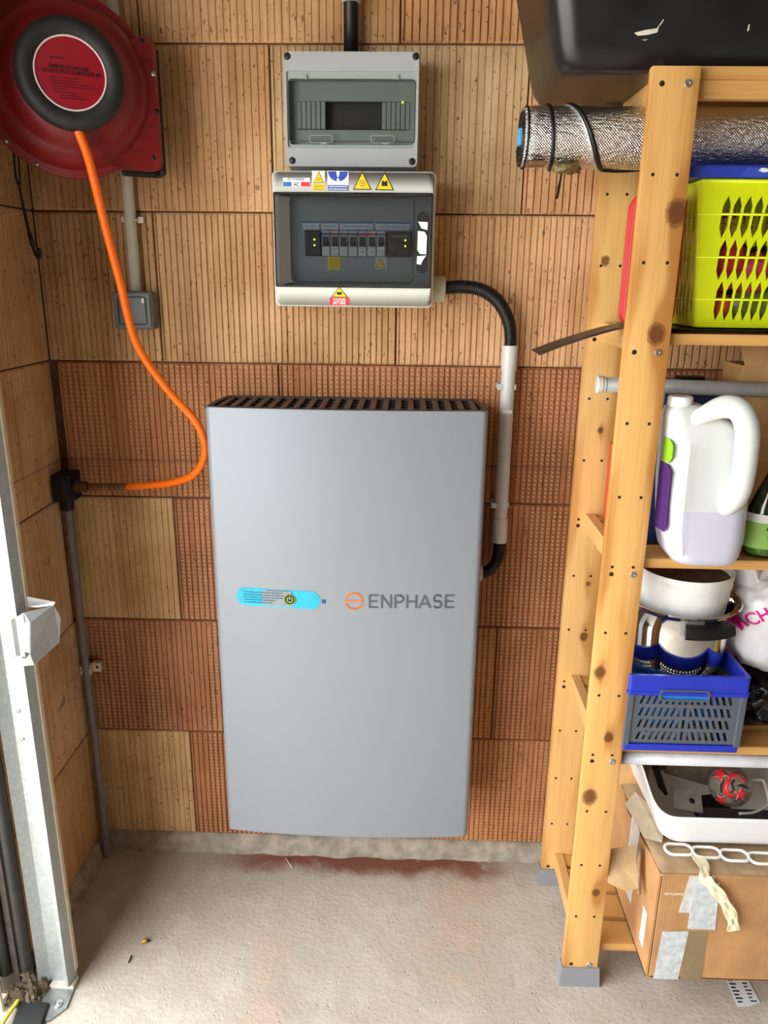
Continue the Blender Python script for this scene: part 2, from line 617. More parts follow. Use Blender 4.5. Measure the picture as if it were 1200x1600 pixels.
BLOCK_MESH = {}
def block_mesh(L, H, style):
    key = (round(L, 3), style)
    if key in BLOCK_MESH:
        return BLOCK_MESH[key]
    pitch, groove, depth = {'wide': (0.0142, 0.0042, 0.0055), 'line': (0.0140, 0.0024, 0.0030), 'fine': (0.0125, 0.0034, 0.0042), 'red': (0.0124, 0.0028, 0.0036)}[style]
    pr = block_profile(L, pitch, groove, depth, random.Random(int(L * 1000) + len(style)))
    n = len(pr)
    hv = 0.004
    rows = [(0.0, 0.35), (hv, 1.0), (H - hv, 1.0), (H, 0.35)]
    vs, fs = [], []
    for z, k in rows:
        vs += [(a, d * k, z) for a, d in pr]
    for i in range(3):
        fs += [(i * n + j, i * n + j + 1, (i + 1) * n + j + 1, (i + 1) * n + j) for j in range(n - 1)]
    o = len(vs)
    vs += [(0, 0.1, 0), (L, 0.1, 0), (L, 0.1, H), (0, 0.1, H)]
    fs += [(0, 3 * n, o + 3, o), (n - 1, o + 1, o + 2, 4 * n - 1)]
    fs += [tuple(range(n - 1, -1, -1)) + (o, o + 1), tuple(range(3 * n, 4 * n)) + (o + 2, o + 3)]
    me = bpy.data.meshes.new('brick')
    me.from_pydata([(a - L / 2, b, c - H / 2) for a, b, c in vs], [], fs)
    b = bmesh.new(); b.from_mesh(me)
    bmesh.ops.recalc_face_normals(b, faces=b.faces)
    b.to_mesh(me); b.free()
    uv = me.uv_layers.new(name='rib')
    for lp in me.loops:
        co = me.vertices[lp.vertex_index].co
        uv.data[lp.index].uv = ((co.x + L / 2) / pitch + 0.5, co.z)
    me.materials.append(M_RED if style == 'red' else M_TAN)
    BLOCK_MESH[key] = me
    return me

def lay_block(parent, a0, a1, row, style, color, side=False, gap=0.003):
    L, H = a1 - a0 - gap, HB - 0.0035
    me = block_mesh(L, H, style)
    o = bpy.data.objects.new('brick', me)
    COL.objects.link(o)
    c = (a0 + a1) / 2
    zc = ZB + row * HB + HB / 2
    if side:   # on the left wall: length runs along Y, ribs face +X
        p = Vector((XC, c, zc)); o.rotation_euler = (0, 0, PI / 2)
    else:
        p = Vector((c, 0.0, zc))
    p += Vector((0, random.uniform(0, 0.0015), 0)) if not side else Vector((-random.uniform(0, 0.0015), 0, 0))
    o.parent = parent
    o.location = p - ORG[parent.name]
    o.color = lin(color)
    return o

TAN = [(214, 174, 128), (208, 166, 118), (216, 178, 136), (210, 172, 126)]
REDS = [(190, 130, 88), (180, 120, 80), (194, 134, 88), (182, 124, 88)]
ROW_STYLE = {0: 'red', 1: 'red', 2: 'red', 3: 'red', 4: 'fine', 5: 'line', 6: 'line', 7: 'line'}
rb = random.Random(3)
for row in range(8):
    j0 = -0.407 if row % 2 == 0 else -0.159
    xs = [XC + (0.016 if row == 3 else 0.002)] + [j0 + 0.4985 * k for k in range(-1, 7) if XC + 0.03 < j0 + 0.4985 * k < ROOM_X - 0.8]
    for i, (a, b) in enumerate(zip(xs[:-1], xs[1:])):
        st = ROW_STYLE[row]
        col = rb.choice(REDS if st == 'red' else TAN)
        if row in (0, 2) and i == 0:
            st, col = 'line', (214, 174, 124)
        if row == 5 and i == 2 or row == 6 and i >= 2 or row in (4, 5) and i >= 3:
            st = 'wide'
        if row == 4:
            col = rb.choice([(210, 170, 126), (214, 176, 132)])
        if row == 5:
            col = [(216, 170, 124), (214, 180, 136), (224, 176, 130), (216, 172, 126)][min(i, 3)]
        if row == 6:
            col = [(214, 168, 122), (220, 174, 126), (224, 172, 124), (218, 172, 126)][min(i, 3)]
        if row == 4:
            col = [(210, 170, 124), (218, 176, 130), (224, 178, 132), (226, 178, 132)][min(i, 3)]
        lay_block(wall_back, a, b, row, st, col)
for row in range(8):
    lay_block(wall_left, -0.408, -0.002 if row not in (2,) else -0.03, row, 'line', rb.choice(TAN), side=True)

# rough concrete footing the first course stands on, uneven and slightly proud of the wall
def footing(a0, a1, side):
    rs = random.Random(5 + side)
    n, mrow = 150, 5
    vs, fs = [], []
    prof = [(-0.016, 0.0), (-0.014, 0.018), (-0.010, 0.036), (-0.002, 0.048), (0.004, 0.0505)]
    for i in range(n + 1):
        a = a0 + (a1 - a0) * i / n
        for (d, z) in prof:
            w = noise.noise(Vector((a * 14, z * 40, side * 9.0))) * 0.008 + noise.noise(Vector((a * 55, z * 90, 3.3))) * 0.0035
            if z > 0.045: w *= 0.15
            dz = noise.noise(Vector((a * 30, z * 30, 7.7))) * 0.005 if 0.0 < z < 0.05 else 0
            dd = d + w
            vs.append((a, dd, z + dz) if not side else (XC - dd, a, z + dz))
    k = len(prof)
    for i in range(n):
        for j in range(k - 1):
            fs.append((i * k + j, (i + 1) * k + j, (i + 1) * k + j + 1, i * k + j + 1))
    mm = MB(); mm.add(vs, fs, True)
    return struct(mm.build('baseboard_back' if not side else 'baseboard_left', M_CONC))
footing(XC, 1.6, 0)
footing(DOOR_Y0 + 0.02, 0.0, 1)

# reddish broken filler strips in the corner joint
m = MB(); m.box(XC + 0.001, XC + 0.012, -0.028, -0.006, ZB + 2 * HB + 0.01, ZB + 3 * HB - 0.01, 0.002)
m.build('corner_filler', plain('orange_wood_filler', (170, 98, 44), 0.8, var=0.2), wall_left)
# builder's line marked across the blocks
m = MB()
m.box(XC + 0.02, 0.62, -0.0048, -0.0042, 1.0395, 1.0408)
m.build('chalk_line', plain('blue_chalk', (92, 74, 86), 0.9, var=0), wall_back)
m = MB(); m.box(XC + 0.0034, XC + 0.0038, DOOR_Y0 + 0.03, -0.005, 1.0395, 1.0408)
m.build('chalk_line', MC['blue_chalk'], wall_left)

# ================================================================== BATTERY CABINET
M_SILVER = plain('silver_grey_paint', (140, 144, 149), 0.42, 0.15, var=0.006, scale=3, spec=0.35)
M_DARK = plain('black_plastic', (15, 15, 16), 0.45, var=0.05)
M_BLACK = plain('deep_black', (9, 9, 10), 0.6, var=0)
M_VENT = plain('brown_grey_vent', (84, 70, 67), 0.5, var=0.04)
M_BEIGE = plain('pale_beige_plastic', (214, 208, 184), 0.45, var=0.02)
M_PVC = plain('light_grey_pvc', (203, 202, 196), 0.4, var=0.02)
M_ORANGE_MARK = plain('orange_print', (206, 112, 46), 0.5, var=0)
M_GREY_MARK = plain('slate_grey_print', (80, 84, 92), 0.5, var=0)
M_CYAN = plain('cyan_film', (30, 168, 200), 0.25, var=0.05, scale=60)
M_CYAN2 = plain('teal_crease', (34, 150, 172), 0.3, var=0)
M_NAVY = plain('navy_print', (28, 62, 130), 0.5, var=0)
M_INK = plain('black_ink', (18, 18, 20), 0.6, var=0)
M_LED = plain('green_led', (190, 255, 40), 0.4, var=0, emit=2.5)
M_WHITE = plain('white_plastic', (236, 236, 232), 0.35, var=0.01)
M_STEEL = plain('zinc_screw', (196, 196, 192), 0.3, 0.9, var=0.03)

BW, BZ0, BZ1, BF, BS = 0.275, 0.212, 1.192, -0.187, 0.013
def bow(x):
    return BF - BS * (1 - min(1.0, (x / 0.262) ** 2))
bat = thing('battery_cabinet', (0, -0.09, BZ0), 'tall silver grey home battery cabinet hung on the block wall', 'battery')
def plan():
    pts = []
    N = 28
    for i in range(N + 1):                       # bowed front, left to right
        x = -0.262 + 0.524 * i / N
        pts.append((x, bow(x)))
    for k in range(1, 6):                        # right front corner
        a = math.radians(-90 + 90 * k / 6)
        pts.append((0.262 + 0.013 * math.cos(a), BF + 0.013 + 0.013 * math.sin(a)))
    pts += [(BW, BF + 0.016), (BW - 0.001, -0.10), (BW - 0.010, -0.03)]
    left = [(-x, y) for x, y in reversed(pts[N + 1:])]
    return pts + left
PL = plan()
m = MB()
def inset(k, z):
    return [Vector((x * (1 - k / 0.275), y + (k if y < -0.1 else -k), z)) for x, y in PL]
rings = [inset(0.004, BZ0), inset(0.001, BZ0 + 0.003), inset(0, BZ0 + 0.008), inset(0, BZ1 - 0.006), inset(0.0015, BZ1 - 0.001), inset(0.004, BZ1), inset(0.007, BZ1 - 0.001), inset(0.008, BZ1 - 0.05)]
m.loft(rings, caps=(True, True))
cover = m.build('cover', M_SILVER, bat, auto=50)
# vent in the top: brown-grey slats running front to back over a black well
m = MB()
for y0, y1 in ((-0.178, -0.174), (-0.146, -0.142), (-0.110, -0.106), (-0.074, -0.070), (-0.038, -0.034)):
    m.box(-0.258, 0.258, y0, y1, BZ1 - 0.012, BZ1 - 0.004)
o_, i_ = inset(0.0025, BZ1 + 0.0004), inset(0.012, BZ1 + 0.0004)
n_ = len(o_)
m.add(o_ + i_ + [p - Vector((0, 0, 0.012)) for p in i_], [(k, (k + 1) % n_, n_ + (k + 1) % n_, n_ + k) for k in range(n_)] + [(n_ + k, n_ + (k + 1) % n_, 2 * n_ + (k + 1) % n_, 2 * n_ + k) for k in range(n_)])
grille = m.build('vent_frame', plain('dark_brown_vent_frame', (48, 42, 42), 0.5, var=0.03), bat)
for i in range(21):
    x = -0.250 + 0.5 * i / 20
    mm = MB(); mm.box(x - 0.0058, x + 0.0058, bow(x) + 0.010, -0.034, BZ1 - 0.005, BZ1 - 0.0015, 0.0006, 1)
    mm.build('vent_slat', M_VENT, grille)
m = MB(); m.box(-0.255, 0.255, -0.174, -0.036, BZ1 - 0.049, BZ1 - 0.045)
m.build('vent_well', M_BLACK, bat)
m = MB(); m.box(-0.2, 0.2, -0.034, -0.0045, 0.32, 1.10, 0.003)
m.build('wall_bracket', M_DARK, bat)

def decal(m, lift=0.0006):
    """lay flat print on the bowed front"""
    return m.xform(lambda p: (p.x, bow(p.x) - lift + p.y, p.z))
def flat_poly(m, poly, t=0.0004):
    m.prism(poly, 0.0, -t, 'xz')
    return m
def stroke(m, pts, w, t=0.0004):
    """flat pen stroke with round ends in the xz plane"""
    P = [Vector((a, b)) for a, b in pts]
    for a, b in zip(P[:-1], P[1:]):
        d = b - a
        k = max(1, int(d.length / 0.012))
        d.normalize(); n = Vector((-d.y, d.x)) * (w / 2)
        for i in range(k):
            p, q = a.lerp(b, i / k), a.lerp(b, (i + 1) / k)
            m.prism([(p.x - n.x, p.y - n.y), (q.x - n.x, q.y - n.y), (q.x + n.x, q.y + n.y), (p.x + n.x, p.y + n.y)], 0, -t, 'xz')
    for p in P:
        m.prism([(p.x + w / 2 * math.cos(k * PI / 5), p.y + w / 2 * math.sin(k * PI / 5)) for k in range(10)], 0, -t, 'xz')
    return m
def arc(cx, cz, r, a0, a1, n=14):
    return [(cx + r * math.cos(math.radians(a0 + (a1 - a0) * i / n)), cz + r * math.sin(math.radians(a0 + (a1 - a0) * i / n))) for i in range(n + 1)]
# orange roundel: two open half rings and the bar between them
m = MB(); cx, cz, R_ = 0.0165, 0.7985, 0.0175
stroke(m, arc(cx, cz, R_, 0, 158) , 0.0042)
stroke(m, [(cx - R_, cz), (cx + R_, cz)], 0.0040)
stroke(m, arc(cx, cz, R_, 205, 335), 0.0042)
decal(m).build('logo_mark', M_ORANGE_MARK, bat)
# lettering drawn as pen strokes
z0, z1, w = 0.7855, 0.8120, 0.0040
zm = (z0 + z1) / 2
def glyph(ch, x, s):
    mm = MB()
    a, b = x, x + s
    if ch == 'E':
        stroke(mm, [(b, z1), (a, z1), (a, z0), (b, z0)], w); stroke(mm, [(a, zm), (b - 0.002, zm)], w)
    if ch == 'N':
        stroke(mm, [(a, z0), (a, z1), (b, z0), (b, z1)], w)
    if ch == 'P':
        stroke(mm, [(a, z0), (a, z1), (b - 0.006, z1)] + arc(b - 0.0075, z1 - 0.0075, 0.0075, 90, -90, 8) + [(a, z1 - 0.015)], w)
    if ch == 'H':
        stroke(mm, [(a, z0), (a, z1)], w); stroke(mm, [(b, z0), (b, z1)], w); stroke(mm, [(a, zm), (b, zm)], w)
    if ch == 'A':
        c = (a + b) / 2
        stroke(mm, [(a, z0), (c, z1), (b, z0)], w); stroke(mm, [(a + 0.004, z0 + 0.008), (b - 0.004, z0 + 0.008)], w)
    if ch == 'S':
        r = (z1 - z0) / 4
        c = (a + b) / 2
        stroke(mm, arc(c, z1 - r, r * 1.15, 35, 250, 10) + arc(c, z0 + r, r * 1.15, 80, -145, 10), w)
    decal(mm).build('letter_' + ch.lower(), M_GREY_MARK, bat)
for ch, x, s in (('E', 0.0485, 0.0165), ('N', 0.0735, 0.0185), ('P', 0.1010, 0.0165), ('H', 0.1255, 0.0185), ('A', 0.1505, 0.0225), ('S', 0.1795, 0.0170), ('E', 0.2045, 0.0165)):
    glyph(ch, x, s)
# cyan film with a power button
m = MB(); flat_poly(m, [(x, z - 0.018 * (x + 0.14)) for x, z in rrect(-0.2285, -0.0535, 0.7785, 0.8185, 0.0195, 8)][::1])
film = decal(m).build('status_film', M_CYAN, bat)
tag(film, 'cyan protective film over the status strip')
m = MB()
stroke(m, [(-0.220, 0.8170), (-0.206, 0.8120), (-0.196, 0.8090)], 0.0012)
stroke(m, [(-0.225, 0.7920), (-0.214, 0.7990), (-0.208, 0.8120)], 0.0012)
stroke(m, [(-0.132, 0.7840), (-0.118, 0.7960), (-0.112, 0.8150)], 0.0016)
decal(m, 0.0011).build('film_crease', M_CYAN2, film)['kind'] = 'stuff'
m = MB()
for i, (xa, xb) in enumerate(((-0.165, -0.118), (-0.212, -0.132), (-0.212, -0.128), (-0.212, -0.131), (-0.212, -0.146), (-0.212, -0.152))):
    zz = 0.8150 - i * 0.0056
    x = xa
    while x < xb:
        l = random.uniform(0.003, 0.009)
        m.box(x, min(x + l, xb), -0.0004, 0, zz, zz + 0.0016)
        x += l + 0.0016
decal(m, 0.0011).build('film_small_print', plain('teal_print', (16, 92, 110), 0.6, var=0), film)
m = MB(); m.prism(arc(-0.1165, 0.7975, 0.0122, 0, 350, 30), 0, -0.0005, 'xz')
decal(m, 0.0013).build('power_button', M_INK, film)
m = MB(); stroke(m, arc(-0.1165, 0.7975, 0.0112, 0, 360, 30), 0.0008)
stroke(m, arc(-0.1165, 0.7972, 0.0056, 125, 415, 16), 0.0014); stroke(m, [(-0.1165, 0.798), (-0.1165, 0.8040)], 0.0014)
decal(m, 0.0019).build('power_symbol', plain('lime_print', (200, 225, 70), 0.5, var=0), film)
m = MB(); m.box(-0.0500, -0.0420, -0.0004, 0, 0.7915, 0.8000)
decal(m).build('indicator_square', M_NAVY, bat)
# cable gland low on the right flank
m = MB(); m.cyl((0.266, -0.05, 0.808), (0.287, -0.05, 0.808), 0.023, seg=24); m.cyl((0.287, -0.05, 0.808), (0.292, -0.05, 0.808), 0.0175, seg=24)
m.build('cable_gland', M_BEIGE, bat, auto=40)

# ================================================================== UPPER GREY DISTRIBUTION BOX
UX0, UX1, UZ0, UZ1, UY = -0.1175, 0.1275, 1.632, 1.822, -0.100
def ub(cx, cy):       # measured on the box face
    u, v = 400 + 0.375 * cx, 0.375 * cy
    return (-0.117 + (u - 443) * 0.2445 / 211, 1.822 - (v - 80) * 0.1895 / 180)
M_UBOX = plain('cool_grey_abs', (170, 172, 173), 0.42, var=0.01)
M_UBOX_IN = plain('mid_grey_abs', (158, 166, 160), 0.45, var=0.01)
ubox = thing('distribution_box', (0.005, -0.05, UZ0), 'grey wall distribution box with smoked window and empty slots, topmost box', 'electrical box')
def frame_mesh(m, o, i, y0, y1):
    """ring between outer and inner rounded outlines, extruded y0 (front) .. y1"""
    n = len(o)
    vs = [(a, y0, b) for a, b in o] + [(a, y0, b) for a, b in i] + [(a, y1, b) for a, b in o] + [(a, y1, b) for a, b in i]
    fs = []
    for k in range(n):
        j = (k + 1) % n
        fs += [(k, j, n + j, n + k), (2 * n + k, 3 * n + k, 3 * n + j, 2 * n + j), (k, 2 * n + k, 2 * n + j, j), (n + k, n + j, 3 * n + j, 3 * n + k)]
    m.add(vs, fs)
    return m
wx0, wz1 = ub(124, 292); wx1, wz0 = ub(667, 614)
m = MB()
m.loft([[Vector((a, UY + 0.062, b)) for a, b in rrect(UX0 - 0.000, UX1 + 0.002, UZ0 - 0.002, UZ1 + 0.002, 0.010)], [Vector((a, 0 - 0.006, b)) for a, b in rrect(UX0 + 0.002, UX1, UZ0, UZ1, 0.010)]], smooth=False)
m.build('back_box', M_UBOX, ubox, auto=40)
m = MB()
frame_mesh(m, rrect(UX0, UX1, UZ0, UZ1, 0.008), rrect(wx0, wx1, wz0, wz1, 0.004), UY, UY + 0.006)
m.loft([[Vector((a, UY + 0.006, b)) for a, b in rrect(UX0, UX1, UZ0, UZ1, 0.008)], [Vector((a, UY + 0.062, b)) for a, b in rrect(UX0 - 0.002, UX1 + 0.004, UZ0 - 0.004, UZ1 + 0.003, 0.010)]], caps=(False, True), smooth=False)
m.build('front_frame', M_UBOX, ubox, auto=40)
for cx, cy in ((130, 233), (663, 232), (142, 670), (656, 671)):
    x, z = ub(cx, cy)
    mm = MB(); mm.lathe([(0.0, UY - 0.001), (0.0045, UY - 0.001), (0.0062, UY - 0.0004), (0.0062, UY + 0.002)], (x, 0, z), 'y', 20)
    mm.build('cover_screw', M_DARK, ubox)
# inner panel with blanked module slots and a dark opening
m = MB()
px0, pz1 = ub(133, 322); px1, pz0 = ub(662, 600)
ox0, oz1 = ub(158, 405); ox1, oz0 = ub(643, 527)
frame_mesh(m, rrect(wx0, wx1, wz0, wz1, 0.001, 2), rrect(px0, px1, pz0, pz1, 0.004, 2), UY + 0.004, UY + 0.030)
frame_mesh(m, rrect(px0, px1, pz0, pz1, 0.004, 2), rrect(ox0, ox1, oz0, oz1, 0.001, 2), UY + 0.024, UY + 0.030)
m.build('inner_panel', M_UBOX_IN, ubox)
m = MB(); m.box(ox0 - 0.002, ox1 + 0.002, UY + 0.046, UY + 0.048, oz0 - 0.002, oz1 + 0.002)
m.build('slot_recess', plain('olive_dark_recess', (62, 62, 52), 0.7, var=0.02), ubox)
xa = ub(282, 0)[0]; xb = ub(522, 0)[0]
for lo, hi in ((ox0, xa), (xb, ox1)):
    for k in range(6):
        a = lo + (hi - lo) * k / 6
        b = lo + (hi - lo) * (k + 1) / 6
        mm = MB(); mm.box(a + 0.0006, b - 0.0006, UY + 0.022, UY + 0.027, oz0 + 0.001, oz1 - 0.001, 0.0005, 1)
        mm.build('slot_blank', M_UBOX_IN, ubox)
x, z = ub(611, 409)
m = MB(); m.lathe([(0, -0.0004), (0.0016, 0.0), (0.0016, 0.002)], (x, UY + 0.0215, z), 'y', 10)
m.build('indicator_light', M_LED, ubox)
dx0, dz1 = ub(131, 330); dx1, dz0 = ub(664, 586)
M_SMOKE = mat_glass('smoked_acrylic', (246, 248, 246), 0.01)
m = MB(); m.loft([[Vector((a, UY + 0.002, b)) for a, b in rrect(dx0, dx1, dz0, dz1, 0.004)], [Vector((a, UY + 0.004, b)) for a, b in rrect(dx0, dx1, dz0, dz1, 0.004)]], smooth=False)
door = m.build('window_flap', M_SMOKE, ubox)
m = MB(); m.tube([(a, UY + 0.0015, b) for a, b in rrect(dx0, dx1, dz0, dz1, 0.004)], 0.0009, 6, closed=True)
m.build('flap_edge', plain('dark_grey_edge', (62, 66, 64), 0.5, var=0), door)
for c0, c1 in ((217, 315), (480, 578)):
    a, zt = ub(c0, 560); b, zb_ = ub(c1, 590)
    mm = MB(); mm.tube([(p, UY + 0.0006, q) for p, q in rrect(a, b, zb_, zt, 0.004)], 0.0009, 6, closed=True)
    mm.box(b - 0.022, b - 0.010, UY - 0.001, UY + 0.004, zb_ - 0.003, zb_, 0.0006)
    mm.build('flap_latch', plain('pale_grey_latch', (150, 154, 152), 0.4, var=0), door)
for c in (205, 590):
    a, zt = ub(c - 6, 306); b, zb_ = ub(c + 6, 326)
    mm = MB(); mm.box(a, b, UY + 0.001, UY + 0.004, zb_, zt, 0.0006)
    mm.build('flap_hinge', MC['pale_grey_latch'], door)

# conduit into the top of the box: black tube in a grey sleeve
m = MB(); m.cyl((0.0, -0.032, UZ1 - 0.004), (0.0, -0.032, 2.06), 0.0138, seg=20)
cond = thing('black_conduit', (0, -0.032, UZ1), 'black conduit rising from the top of the grey distribution box', 'conduit')
m.build('tube', M_DARK, cond)
m = MB(); m.lathe([(0.0138, 1.918), (0.0175, 1.918), (0.0175, 2.2), (0.0, 2.2)], (0, -0.032, 0), 'z', 24)
m.build('sleeve', M_PVC, cond, auto=40)

# ================================================================== LOWER AC BOX
AY = -0.140
def ab(cx, cy):       # measured on the box face
    u, v = 420 + 0.225 * cx, 260 + 0.225 * cy
    return (-0.139 + (u - 425) * 0.301 / 255.5, 1.620 - (v - 266) * 0.2395 / 212.5)
M_ABOX = plain('warm_white_abs', (214, 214, 204), 0.4, var=0.008)
abox = thing('breaker_box', (0.012, -0.07, 1.378), 'off-white breaker box with smoked door and warning stickers under grey box', 'electrical box')
AX0, AX1, AZ0, AZ1 = -0.1385, 0.1625, 1.3800, 1.6200
m = MB()
gx0, gz1 = ab(38, 176); gx1, gz0 = ab(1138, 828)
def arr(k, y, r=0.010):
    return [Vector((a, y, b)) for a, b in rrect(AX0 + k, AX1 - k, AZ0 + k, AZ1 - k, r)]
m.loft([arr(0.0035, AY), arr(0.001, AY + 0.0015), arr(0, AY + 0.005), arr(0.001, AY + 0.030), arr(0.001, -0.006)], caps=(False, True), smooth=True)
frame_mesh(m, rrect(AX0 + 0.0035, AX1 - 0.0035, AZ0 + 0.0035, AZ1 - 0.0035, 0.010), rrect(gx0, gx1, gz0, gz1, 0.003), AY, AY + 0.004)
m.build('body', M_ABOX, abox, auto=35)
# interior
m = MB(); m.box(gx0, gx1, AY + 0.052, AY + 0.056, gz0, gz1)
inside = m.build('inner_panel', plain('inner_grey_panel', (150, 152, 152), 0.5, var=0.01), abox)
bz1 = ab(0, 425)[1]; bz0 = ab(0, 605)[1]
for a, b, c in ((232, 348, (38, 36, 36)), (838, 998, (44, 42, 40))):
    mm = MB(); mm.box(ab(a, 0)[0], ab(b, 0)[0], AY + 0.030, AY + 0.052, bz0, bz1, 0.002)
    q = mm.build('control_module', plain('charcoal_module_%d' % a, c, 0.45, var=0.02), abox)
    ids = (302, 955)[a > 500]
    for cy in (489, 530):
        x, z = ab(ids, cy)
        k = MB(); k.lathe([(0, -0.0004), (0.0017, 0.0), (0.0017, 0.002)], (x, AY + 0.0295, z), 'y', 10)
        k.build('indicator_light', M_LED, q)
    if a > 500:
        x, z = ab(912, 462)
        text('maker_lettering', 'ENPHASE', 0.0065, plain('dim_grey_print', (140, 136, 130), 0.5, var=0), q, (x, AY + 0.0298, z), 0.030)
        x, z = ab(864, 534)
        k = MB(); stroke(k, arc(x, z, 0.0045, 0, 360, 16), 0.0007); k.xform(lambda p: (p.x, p.y + AY + 0.0298, p.z)); k.build('button_ring', MC['dim_grey_print'], q)
brk = [(352, 415), (418, 478), (480, 545), (548, 612), (616, 680), (683, 748), (750, 814)]
for i, (a, b) in enumerate(brk):
    x0, x1 = ab(a, 0)[0], ab(b - 3, 0)[0]
    mm = MB(); mm.box(x0, x1, AY + 0.034, AY + 0.052, bz0, bz1, 0.001)
    q = mm.build('circuit_breaker', plain('breaker_white', (196, 200, 200), 0.45, var=0.02), abox)
    zc = ab(0, 505)[1]
    k = MB(); k.box(x0 + 0.002, x1 - 0.002, AY + 0.033, AY + 0.036, zc - 0.008, zc + 0.010)
    k.build('toggle_window', plain('toggle_dark', (52, 44, 38), 0.5, var=0), q)
    k = MB(); k.box(x0 + 0.003, x1 - 0.003, AY + 0.025, AY + 0.034, zc - 0.007, zc - 0.001, 0.001)
    k.build('toggle', M_DARK, q)
    k = MB(); k.box(x0, x1, AY + 0.0335, AY + 0.035, bz1 - 0.008, bz1 - 0.004)
    k.build('colour_band', plain('red_band' if i in (1, 4, 5) else 'blue_band', (180, 40, 40) if i in (1, 4, 5) else (60, 90, 130), 0.5, var=0), q)
for s, cx, cy in (('PF1', 782, 533), ('Q2', 646, 574), ('Q3', 712, 574), ('Q1', 450, 555)):
    x, z = ab(cx, cy)
    mm = MB(); mm.box(x - 0.0062, x + 0.0062, AY + 0.0322, AY + 0.0335, z - 0.0042, z + 0.0042)
    q = mm.build('circuit_tag', M_WHITE, abox)
    text('tag_lettering', s, 0.0062, M_INK, q, (x, AY + 0.0318, z), 0.009)
for a, b in ((210, 330), (345, 470), (480, 720), (740, 985)):
    x0, z1_ = ab(a, 358); x1, z0_ = ab(b, 414)
    mm = MB(); mm.box(x0, x1, AY + 0.049, AY + 0.052, z0_, z1_)
    q = mm.build('label_strip', plain('label_white', (206, 214, 222), 0.5, var=0), abox)
    k = MB(); k.box(x0, x1, AY + 0.0485, AY + 0.049, z1_ - 0.0026, z1_); k.box(x0 + 0.004, x1 - 0.004, AY + 0.0485, AY + 0.049, (z0_ + z1_) / 2 - 0.0012, (z0_ + z1_) / 2 - 0.0002)
    k.build('label_stripe', plain('label_blue', (48, 92, 140), 0.5, var=0), q)
M_YEL = plain('warning_yellow', (246, 208, 22), 0.4, var=0)
def triangle(parent, cx, cz, w_, h_, y, sym=None, name='warning_triangle'):
    def tri(k):
        return [(cx - w_ / 2 * k, cz - h_ / 2 * k - h_ * (1 - k) * 0.16), (cx + w_ / 2 * k, cz - h_ / 2 * k - h_ * (1 - k) * 0.16), (cx, cz + h_ / 2 * k - h_ * (1 - k) * 0.16)]
    mm = MB(); mm.prism(tri(1.0), y, y - 0.0003, 'xz')
    q = mm.build(name, M_INK, parent)
    mm = MB(); mm.prism(tri(0.84), y - 0.0003, y - 0.0006, 'xz'); mm.build('yellow_field', M_YEL, q)
    mm = MB()
    zc = cz - h_ * 0.14
    if sym == 'bolt':
        mm.prism([(cx + w_ * .03, zc + h_ * .26), (cx - w_ * .08, zc - h_ * .02), (cx + w_ * .0, zc - h_ * .02), (cx - w_ * .04, zc - h_ * .24), (cx + w_ * .09, zc + h_ * .06), (cx + w_ * .01, zc + h_ * .06)], y - 0.0006, y - 0.0009, 'xz')
    elif sym == 'ring':
        r = w_ * .15
        for k in range(16):
            a0, a1 = 2 * PI * k / 16, 2 * PI * (k + 1) / 16
            mm.prism([(cx + r * math.cos(a0), zc + r * math.sin(a0)), (cx + r * math.cos(a1), zc + r * math.sin(a1)), (cx + r * .84 * math.cos(a1), zc + r * .84 * math.sin(a1)), (cx + r * .84 * math.cos(a0), zc + r * .84 * math.sin(a0))], y - 0.0006, y - 0.0009, 'xz')
        mm.prism([(cx + w_ * .03, zc + h_ * .11), (cx - w_ * .05, zc - h_ * .01), (cx + w_ * .0, zc - h_ * .01), (cx - w_ * .03, zc - h_ * .11), (cx + w_ * .05, zc + h_ * .03), (cx + w_ * .01, zc + h_ * .03)], y - 0.0006, y - 0.0009, 'xz')
    else:
        mm.box(cx - w_ * .15, cx + w_ * .15, y - 0.0009, y - 0.0006, zc - h_ * .13, zc + h_ * .11)
        mm.box(cx - w_ * .12, cx - w_ * .05, y - 0.0009, y - 0.0006, zc + h_ * .11, zc + h_ * .17)
        mm.box(cx + w_ * .05, cx + w_ * .12, y - 0.0009, y - 0.0006, zc + h_ * .11, zc + h_ * .17)
    mm.build('symbol', M_INK, q)
    return q
# stickers on the upper rim
def rect(parent, c0, c1, y, mat, name, t=0.0003):
    a, zt = ab(*c0); b, zb_ = ab(*c1)
    mm = MB(); mm.box(a, b, y - t, y, zb_, zt)
    return mm.build(name, mat, parent)
SY = AY - 0.0001
M_STK = plain('sticker_white', (240, 240, 240), 0.4, var=0)
M_BLUE = plain('sticker_blue', (44, 72, 168), 0.4, var=0)
M_RED = plain('sticker_red', (222, 44, 50), 0.4, var=0)
st = rect(abox, (104, 76), (290, 136), SY, M_STK, 'maker_sticker')
rect(st, (105, 104), (163, 134), SY - 0.0003, plain('flag_blue', (58, 104, 190), 0.4, var=0), 'blue_flag')
rect(st, (228, 104), (288, 134), SY - 0.0003, M_RED, 'red_flag')
x, z = ab(196, 121); text('sticker_lettering', 'AC', 0.0095, M_INK, st, (x, SY - 0.0004, z), 0.010)
x, z = ab(208, 86); text('sticker_lettering', 'TECHNIDEAL', 0.0048, plain('sticker_grey', (96, 92, 92), 0.5, var=0), st, (x, SY - 0.0004, z), 0.024)
x, z = ab(146, 86); mm = MB(); stroke(mm, arc(x, z, 0.0024, 0, 360, 14), 0.0007); stroke(mm, [(x - 0.002, z), (x + 0.002, z)], 0.0006); mm.xform(lambda p: (p.x, p.y + SY - 0.0003, p.z)); mm.build('sticker_roundel', MC['sticker_grey'], st)
